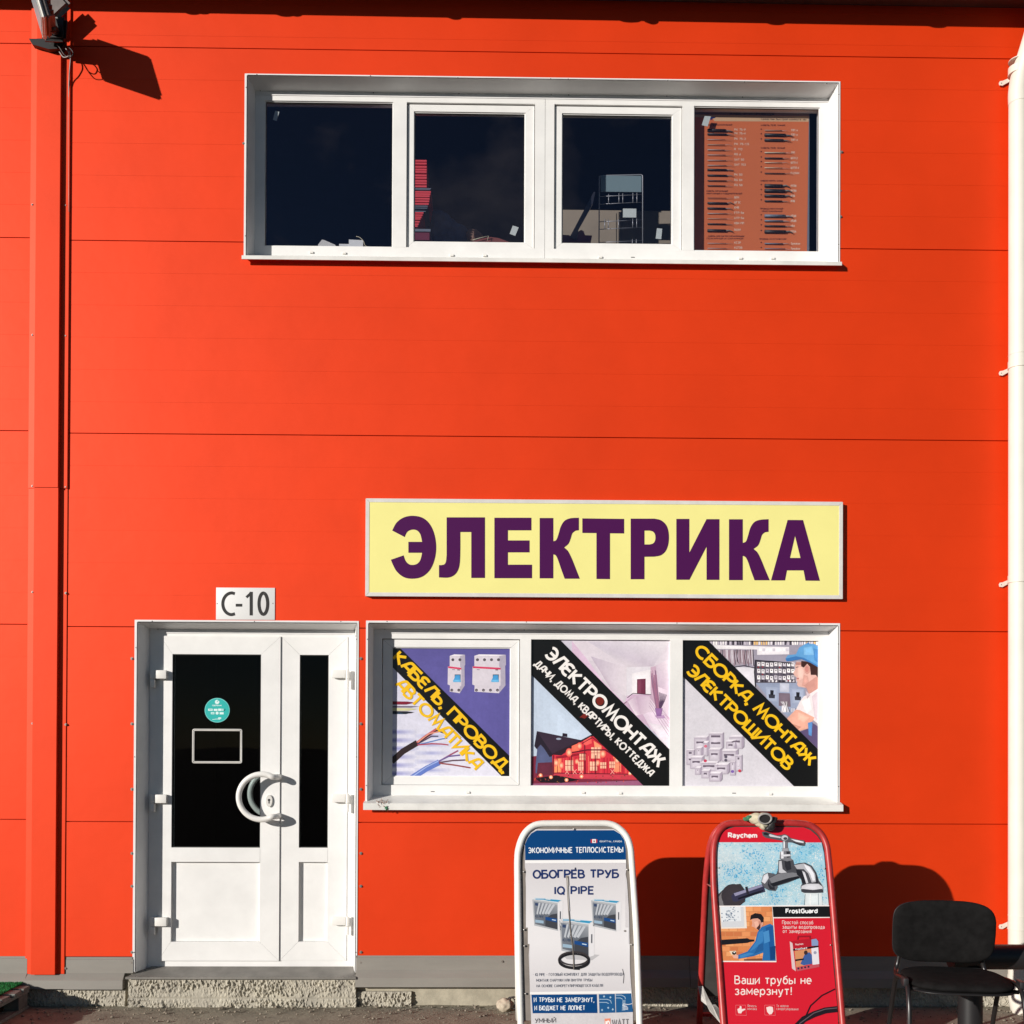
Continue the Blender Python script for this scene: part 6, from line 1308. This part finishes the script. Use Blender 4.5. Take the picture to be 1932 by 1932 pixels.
# product box
a.poly([(940, 1185), (946, 1150), (1060, 1148), (1064, 1180), (1052, 1180), (1048, 1162), (956, 1164), (952, 1186)], S(150, 20, 34), 4)
a.poly([(876, 1200), (1100, 1168), (1130, 1190), (1128, 1240), (880, 1260)], S(176, 24, 40), 4); a.poly([(880, 1260), (1128, 1236), (1140, 1420), (900, 1466)], S(200, 40, 54), 4); a.poly([(876, 1200), (900, 1216), (930, 1464), (896, 1440)], S(214, 190, 190), 4.4)
a.poly([(1068, 1184), (1110, 1176), (1128, 1200), (1128, 1238), (1070, 1240)], S(130, 150, 190), 4.8); a.poly([(904, 1268), (1130, 1238), (1130, 1252), (906, 1284)], S(24, 20, 24), 5); a.text('FrostGuard', (928, 1280), (1030, 1266), 18, S(238, 230, 230), 6, .16)
a.poly([(918, 1286), (1064, 1266), (1072, 1400), (932, 1430)], S(206, 140, 96), 5); a.poly([(1010, 1310), (1050, 1296), (1072, 1320), (1074, 1400), (1000, 1412), (970, 1400)], S(60, 90, 150), 5.5); a.ell(1018, 1300, 17, 20, S(60, 40, 40), 5.8, 10); a.poly([(924, 1360), (1000, 1350), (1000, 1364), (926, 1376)], S(28, 24, 28), 5.7)
a.poly([(1066, 1262), (1128, 1252), (1138, 1400), (1078, 1408)], S(222, 218, 224), 5.2); a.poly([(930, 1432), (1136, 1400), (1140, 1426), (940, 1466)], S(190, 80, 90), 5.2); a.text('Raychem', (926, 1236), (996, 1230), 16, PK, 6, .18)
for i in range(4): a.ell(952+i*30, 1440-i*5, 10, 9, S(40, 40, 60), 5.8, 8)
a.ell(1100, 1300, 14, 14, S(150, 150, 170), 5.8, 10)
a.text('Ваши трубы не', (386, 1580), (1070, 1580), 78, S(240, 220, 214), 4, .125, .22); a.text('замерзнут!', (388, 1676), (898, 1678), 78, S(240, 220, 214), 4, .125, .22)
for x in (398, 654): a.stroke([(x, 1765), (x+88, 1765), (x+94, 1856), (x+2, 1852), (x, 1765)], 3, S(230, 120, 126), 4)
a.poly([(412, 1800), (432, 1790), (434, 1772), (448, 1776), (450, 1800), (480, 1796), (484, 1804), (456, 1820), (446, 1838), (420, 1836)], S(238, 214, 210), 4); a.poly([(668, 1784), (700, 1776), (726, 1782), (730, 1820), (716, 1844), (696, 1848), (676, 1824)], S(238, 214, 210), 4)
a.text('Легкость', (500, 1782), (582, 1784), 24, S(232, 170, 170), 4, .11, .26); a.text('монтажа', (500, 1808), (584, 1810), 24, S(232, 170, 170), 4, .11, .26); a.text('Технология', (758, 1782), (864, 1784), 24, S(232, 170, 170), 4, .11, .26); a.text('саморегулирования', (758, 1808), (952, 1812), 24, S(232, 170, 170), 4, .11, .26)
# pictured cable, lower right
a.box_ = (0, 0, 1302, 2250)
a.stroke([(1010, 1880), (1060, 1770), (1160, 1680), (1276, 1622)], 12, S(38, 14, 22), 5); a.stroke([(930, 1960), (1000, 1890), (1090, 1846), (1190, 1812), (1296, 1800)], 54, S(30, 20, 26), 5.5); a.stroke([(960, 1930), (1090, 1835), (1190, 1800), (1296, 1790)], 8, S(96, 84, 90), 6.4)
a.build('print', 'gloss', rb)
for x, y in ((1184, 555), (246, 548), (1238, 1232)):
    p = WP(RR[0]+x*RR[2], RR[1]+y*RR[2], rp0+rn*.004, rn); bm = bmesh.new(); bmesh.ops.create_uvsphere(bm, u_segments=10, v_segments=6, radius=.004)
    for v in bm.verts: v.co += p
    obj('rivet', bm, 'steel', rb, smooth=True)

# gloves on the top rail of the red board
RP = lambda x, y: (RR[0]+x*RR[2], RR[1]+y*RR[2])
yg = YA-.03
gl = thing('work_gloves', 'crumpled cream and black work gloves perched on top of the red pavement board', 'gloves', W(*RP(650, 200), yg))
puff([RP(*p) for p in ((478, 108), (512, 84), (545, 70), (610, 66), (690, 74), (712, 104), (700, 150), (676, 196), (650, 218), (606, 188), (566, 160), (520, 138))], yg, .035, 'cloth', 'cream_glove', gl, amp=.006, wr=40)
puff([RP(*p) for p in ((464, 104), (490, 100), (520, 84), (546, 92), (530, 118), (500, 134), (470, 130))], yg-.012, .016, 'greencloth', 'green_cuff', gl, amp=.003, wr=60)
puff([RP(*p) for p in ((690, 110), (730, 94), (764, 100), (762, 128), (730, 150), (740, 200), (700, 222), (650, 218), (668, 170), (690, 150))], yg-.008, .03, 'blackcloth', 'black_glove', gl, amp=.008, wr=45)
c = W(*RP(658, 112), yg-.045); bm = bmesh.new(); tube(bm, [c+Vector((.034*math.cos(t*.2618), -.006*math.sin(t*.2618), .026*math.sin(t*.2618))) for t in range(24)], .0058, 10, closed=True); obj('cuff_ring', bm, 'greycable', gl, smooth=True)
bm = bmesh.new(); tube(bm, [c+Vector((0, .0, 0)), c+Vector((0, .004, 0))], .030, 20)
for v in bm.verts: v.co.z = c.z+(v.co.z-c.z)*.78
obj('cuff_opening', bm, 'blackcloth', gl)

# torn film hanging under the red board
bm = bmesh.new(); P = [(1175.6+x*.11244, 1725+y*.11244) for x, y in ((1265, 1215), (1345, 1215), (1385, 1300), (1420, 1390), (1470, 1490), (1530, 1490), (1600, 1570), (1610, 1800), (1540, 1720), (1430, 1600), (1380, 1500), (1300, 1440))]
quadbox(bm, P, -.66, .002)
for v in bm.verts: v.co.y += noise.noise(v.co*14)*.04-.10*(1-min(1, v.co.z/.2))
o = obj('torn_film', bm, 'plastic', loc=W(P[6][0], P[6][1], -.66)); tag(o, 'strip of torn clear film hanging beside the rear leg of the red board', 'film')

# stone and a tangle of cable beside the white board
ps_ = WZ(953, 1908, 0)
bm = bmesh.new(); bmesh.ops.create_icosphere(bm, subdivisions=4, radius=1)
for v in bm.verts: n_ = 1+.16*noise.noise(v.co*2.2); v.co = Vector((v.co.x*.052*n_+ps_.x, v.co.y*.05*n_+ps_.y+.02, v.co.z*.042*n_+.034))
o = obj('stone', bm, 'stone', loc=(ps_.x, ps_.y, 0), smooth=True); tag(o, 'pale rounded stone on the ground left of the white pavement board', 'stone')
bm = bmesh.new(); pc = WZ(966, 1908, 0); q_2 = []
for i in range(60): t = i*.42; q_2.append((pc.x+.026*math.cos(t)*(1+.3*math.sin(i*.7)), pc.y+.01+.02*math.sin(t*.8), .05+.034*math.sin(t+.4*math.sin(i*.3))))
tube(bm, q_2, .0028, 6); o = obj('cable_tangle', bm, 'cable', loc=(pc.x, pc.y, 0), smooth=True); tag(o, 'small tangle of black cable beside the pale stone', 'cable')

# ================================================================== CHAIR
def superpad(bm, w_, h_, t_, e1=.5, e2=.6, bend=0, nu=40, nv=20, crown=0, taper=0):
    def sp(c, e): return math.copysign(abs(c)**e, c)
    rings = []
    for j in range(1, nv):
        ph = -math.pi/2+math.pi*j/nv; rg = []
        for i in range(nu):
            t = 2*math.pi*i/nu; x = w_/2*sp(math.cos(t), e1)*sp(math.cos(ph), e2); z = h_/2*sp(math.sin(t), e1)*sp(math.cos(ph), e2); y = t_/2*sp(math.sin(ph), 1.0)
            x *= 1-taper*(z/h_-.5); y += bend*(x/(w_/2))**2
            rg.append(bm.verts.new((x, y, z)))
        rings.append(rg)
    for A, B in zip(rings, rings[1:]):
        for i in range(nu): bm.faces.new((A[i], A[(i+1) % nu], B[(i+1) % nu], B[i]))
    bm.faces.new(rings[0][::-1]); bm.faces.new(rings[-1]); bmesh.ops.recalc_face_normals(bm, faces=bm.faces[:])
bcen = W(1778, 1757, -1.20)
CO = Vector((bcen.x+.0, -1.20, 0)); CR = Matrix.Rotation(math.radians(-9), 4, 'Z')
ch = thing('office_chair', 'black fabric visitor chair facing the street at the lower right', 'chair', CO)
def put(bm, m_): bmesh.ops.transform(bm, matrix=Matrix.Translation(CO) @ CR @ m_, verts=bm.verts[:])
zs = .478
bm = bmesh.new(); superpad(bm, .505, .325, .05, .52, .35, -.035, taper=-.03); put(bm, Matrix.Translation((0, .0, bcen.z)) @ Matrix.Rotation(math.radians(8), 4, 'X')); obj('backrest', bm, 'fabric', ch, smooth=True)
bm = bmesh.new(); superpad(bm, .495, .312, .012, .42, .3, -.035); put(bm, Matrix.Translation((0, .026, bcen.z)) @ Matrix.Rotation(math.radians(8), 4, 'X')); obj('back_shell', bm, 'chairplastic', ch, smooth=True)
bm = bmesh.new(); superpad(bm, .485, .47, .055, .6, .35); put(bm, Matrix.Translation((0, -.25, zs)) @ Matrix.Rotation(math.radians(90), 4, 'X')); obj('seat', bm, 'fabric', ch, smooth=True)
bm = bmesh.new(); superpad(bm, .485, .445, .022, .55, .3); put(bm, Matrix.Translation((0, -.25, zs-.026)) @ Matrix.Rotation(math.radians(90), 4, 'X')); obj('seat_shell', bm, 'chairplastic', ch, smooth=True)
for s_ in (-1, 1):
    bm = bmesh.new(); tube(bm, smooth([(s_*.265, -.50, 0.01), (s_*.262, -.47, .22), (s_*.258, -.44, .40), (s_*.255, -.38, .474), (s_*.25, -.25, .478), (s_*.245, -.10, .462), (s_*.22, .03, .46), (s_*.20, .045, .55), (s_*.195, .05, .66)], 6), .0115, 12); put(bm, Matrix()); obj('leg', bm, 'chairtube', ch, smooth=True)
    bm = bmesh.new(); tube(bm, smooth([(s_*.255, .10, .01), (s_*.252, .03, .2), (s_*.25, -.08, .41), (s_*.248, -.14, .47)], 6), .0115, 12); put(bm, Matrix()); obj('leg', bm, 'chairtube', ch, smooth=True)
    bm = bmesh.new(); box(bm, s_*.262-.013, s_*.262+.013, -.40, -.33, .466, .506, .008); put(bm, Matrix()); obj('side_cap', bm, 'chairplastic', ch, auto=50)
for y_ in (-.38, -.12): bm = bmesh.new(); tube(bm, [(-.25, y_, .454), (.25, y_, .454)], .010, 10); put(bm, Matrix()); obj('cross_tube', bm, 'chairtube', ch, smooth=True)

# padded rail on a post behind the chair
yp = -.98
pz0, pz1 = W(1900, 1829, yp).z, W(1900, 1782, yp).z; pxc = W(1830.5, 1900, yp).x
bar = thing('padded_rail', 'thick black padded rail on a round black post behind the chair', 'rail', (pxc, yp, 0))
bm = bmesh.new(); r_ = (pz1-pz0)/2; xe = W(1835, 1800, yp).x
tube(bm, [(xe-.12, yp, pz0+r_), (xe-.115, yp, pz0+r_), (xe+1.15, yp, pz0+r_)], [r_*.93, r_, r_], 28); obj('rail', bm, 'chairplastic', bar, auto=40)
bm = bmesh.new(); tube(bm, [(pxc, yp, 0), (pxc, yp, pz0+.02)], .062, 28); obj('post', bm, 'chairplastic', bar, auto=40)
bm = bmesh.new(); tube(bm, [(pxc, yp, 0.001), (pxc, yp, .012)], .14, 32); obj('base_plate', bm, 'chairplastic', bar, auto=40)
bm = bmesh.new(); tube(bm, [(xe+1.0, yp, 0), (xe+1.0, yp, pz0+.02)], .062, 28); obj('post', bm, 'chairplastic', bar, auto=40)

# ================================================================== PALLET WITH TURF
pb = WZ(61, 1862, .128)
xr_, yb_ = pb.x, pb.y
pal = thing('pallet', 'weathered wooden pallet at the lower left corner by the wall', 'pallet', (xr_-.4, yb_-.5, 0))
random.seed(3)
for i in range(9):
    y0 = yb_-.005-i*.135; r = random.uniform(-.018, .012)
    bm = bmesh.new(); box(bm, xr_-1.2, xr_+r, y0-.098, y0, .118, .138, .003)
    for v in bm.verts:
        if v.co.x > xr_-.05: v.co.x += noise.noise(v.co*40)*.016; v.co.z += noise.noise(v.co*20)*.004
    obj('deck_board', bm, 'wood', pal)
for i in range(3):
    bm = bmesh.new(); box(bm, xr_-.045-.55*i-.06, xr_-.045-.55*i+.03, yb_-1.2, yb_-.01, .098, .1175); obj('stringer_board', bm, 'wood', pal)
    for j in range(3):
        y0 = yb_-.03-j*.53
        bm = bmesh.new(); box(bm, xr_-.045-.55*i-.06, xr_-.045-.55*i+.03, y0-.12, y0, .0205, .0975, .003); obj('block', bm, 'woodd', pal)
    bm = bmesh.new(); box(bm, xr_-.045-.55*i-.06, xr_-.045-.55*i+.03, yb_-1.2, yb_-.01, 0.001, .02); obj('bottom_board', bm, 'wood', pal)
tf = WZ(41, 1853, .152); tf2 = WZ(0, 1874, .152)
tb = thing('artificial_turf', 'bright green artificial turf mat lying on the pallet', 'turf', (tf.x-.3, tf.y-.4, .139))
sx = (tf2.x-tf.x)/(tf2.y-tf.y)
bm = bmesh.new(); E = lambda t: tf.x+sx*(t-tf.y)
prism(bm, [(tf.x-1.1, tf.y), (tf.x, tf.y), (E(tf.y-1.15), tf.y-1.15), (tf.x-1.1, tf.y-1.15)], 'z', .1392, .147); obj('backing', bm, 'turf', tb)
bm = bmesh.new()
for i in range(14000):
    y = tf.y-random.random()**1.6*.9; x = E(y)+.004-random.random()**1.3*.8
    h = random.uniform(.006, .012); t = random.random()*6.28; d = Vector((math.cos(t), math.sin(t), 0))*.0016; ln = Vector((random.uniform(-.004, .004), random.uniform(-.004, .004), h)); b0_ = Vector((x, y, .1465))
    bm.faces.new([bm.verts.new(b0_-d), bm.verts.new(b0_+d), bm.verts.new(b0_+ln)])
obj('blades', bm, 'turfblade', tb, kind='stuff')
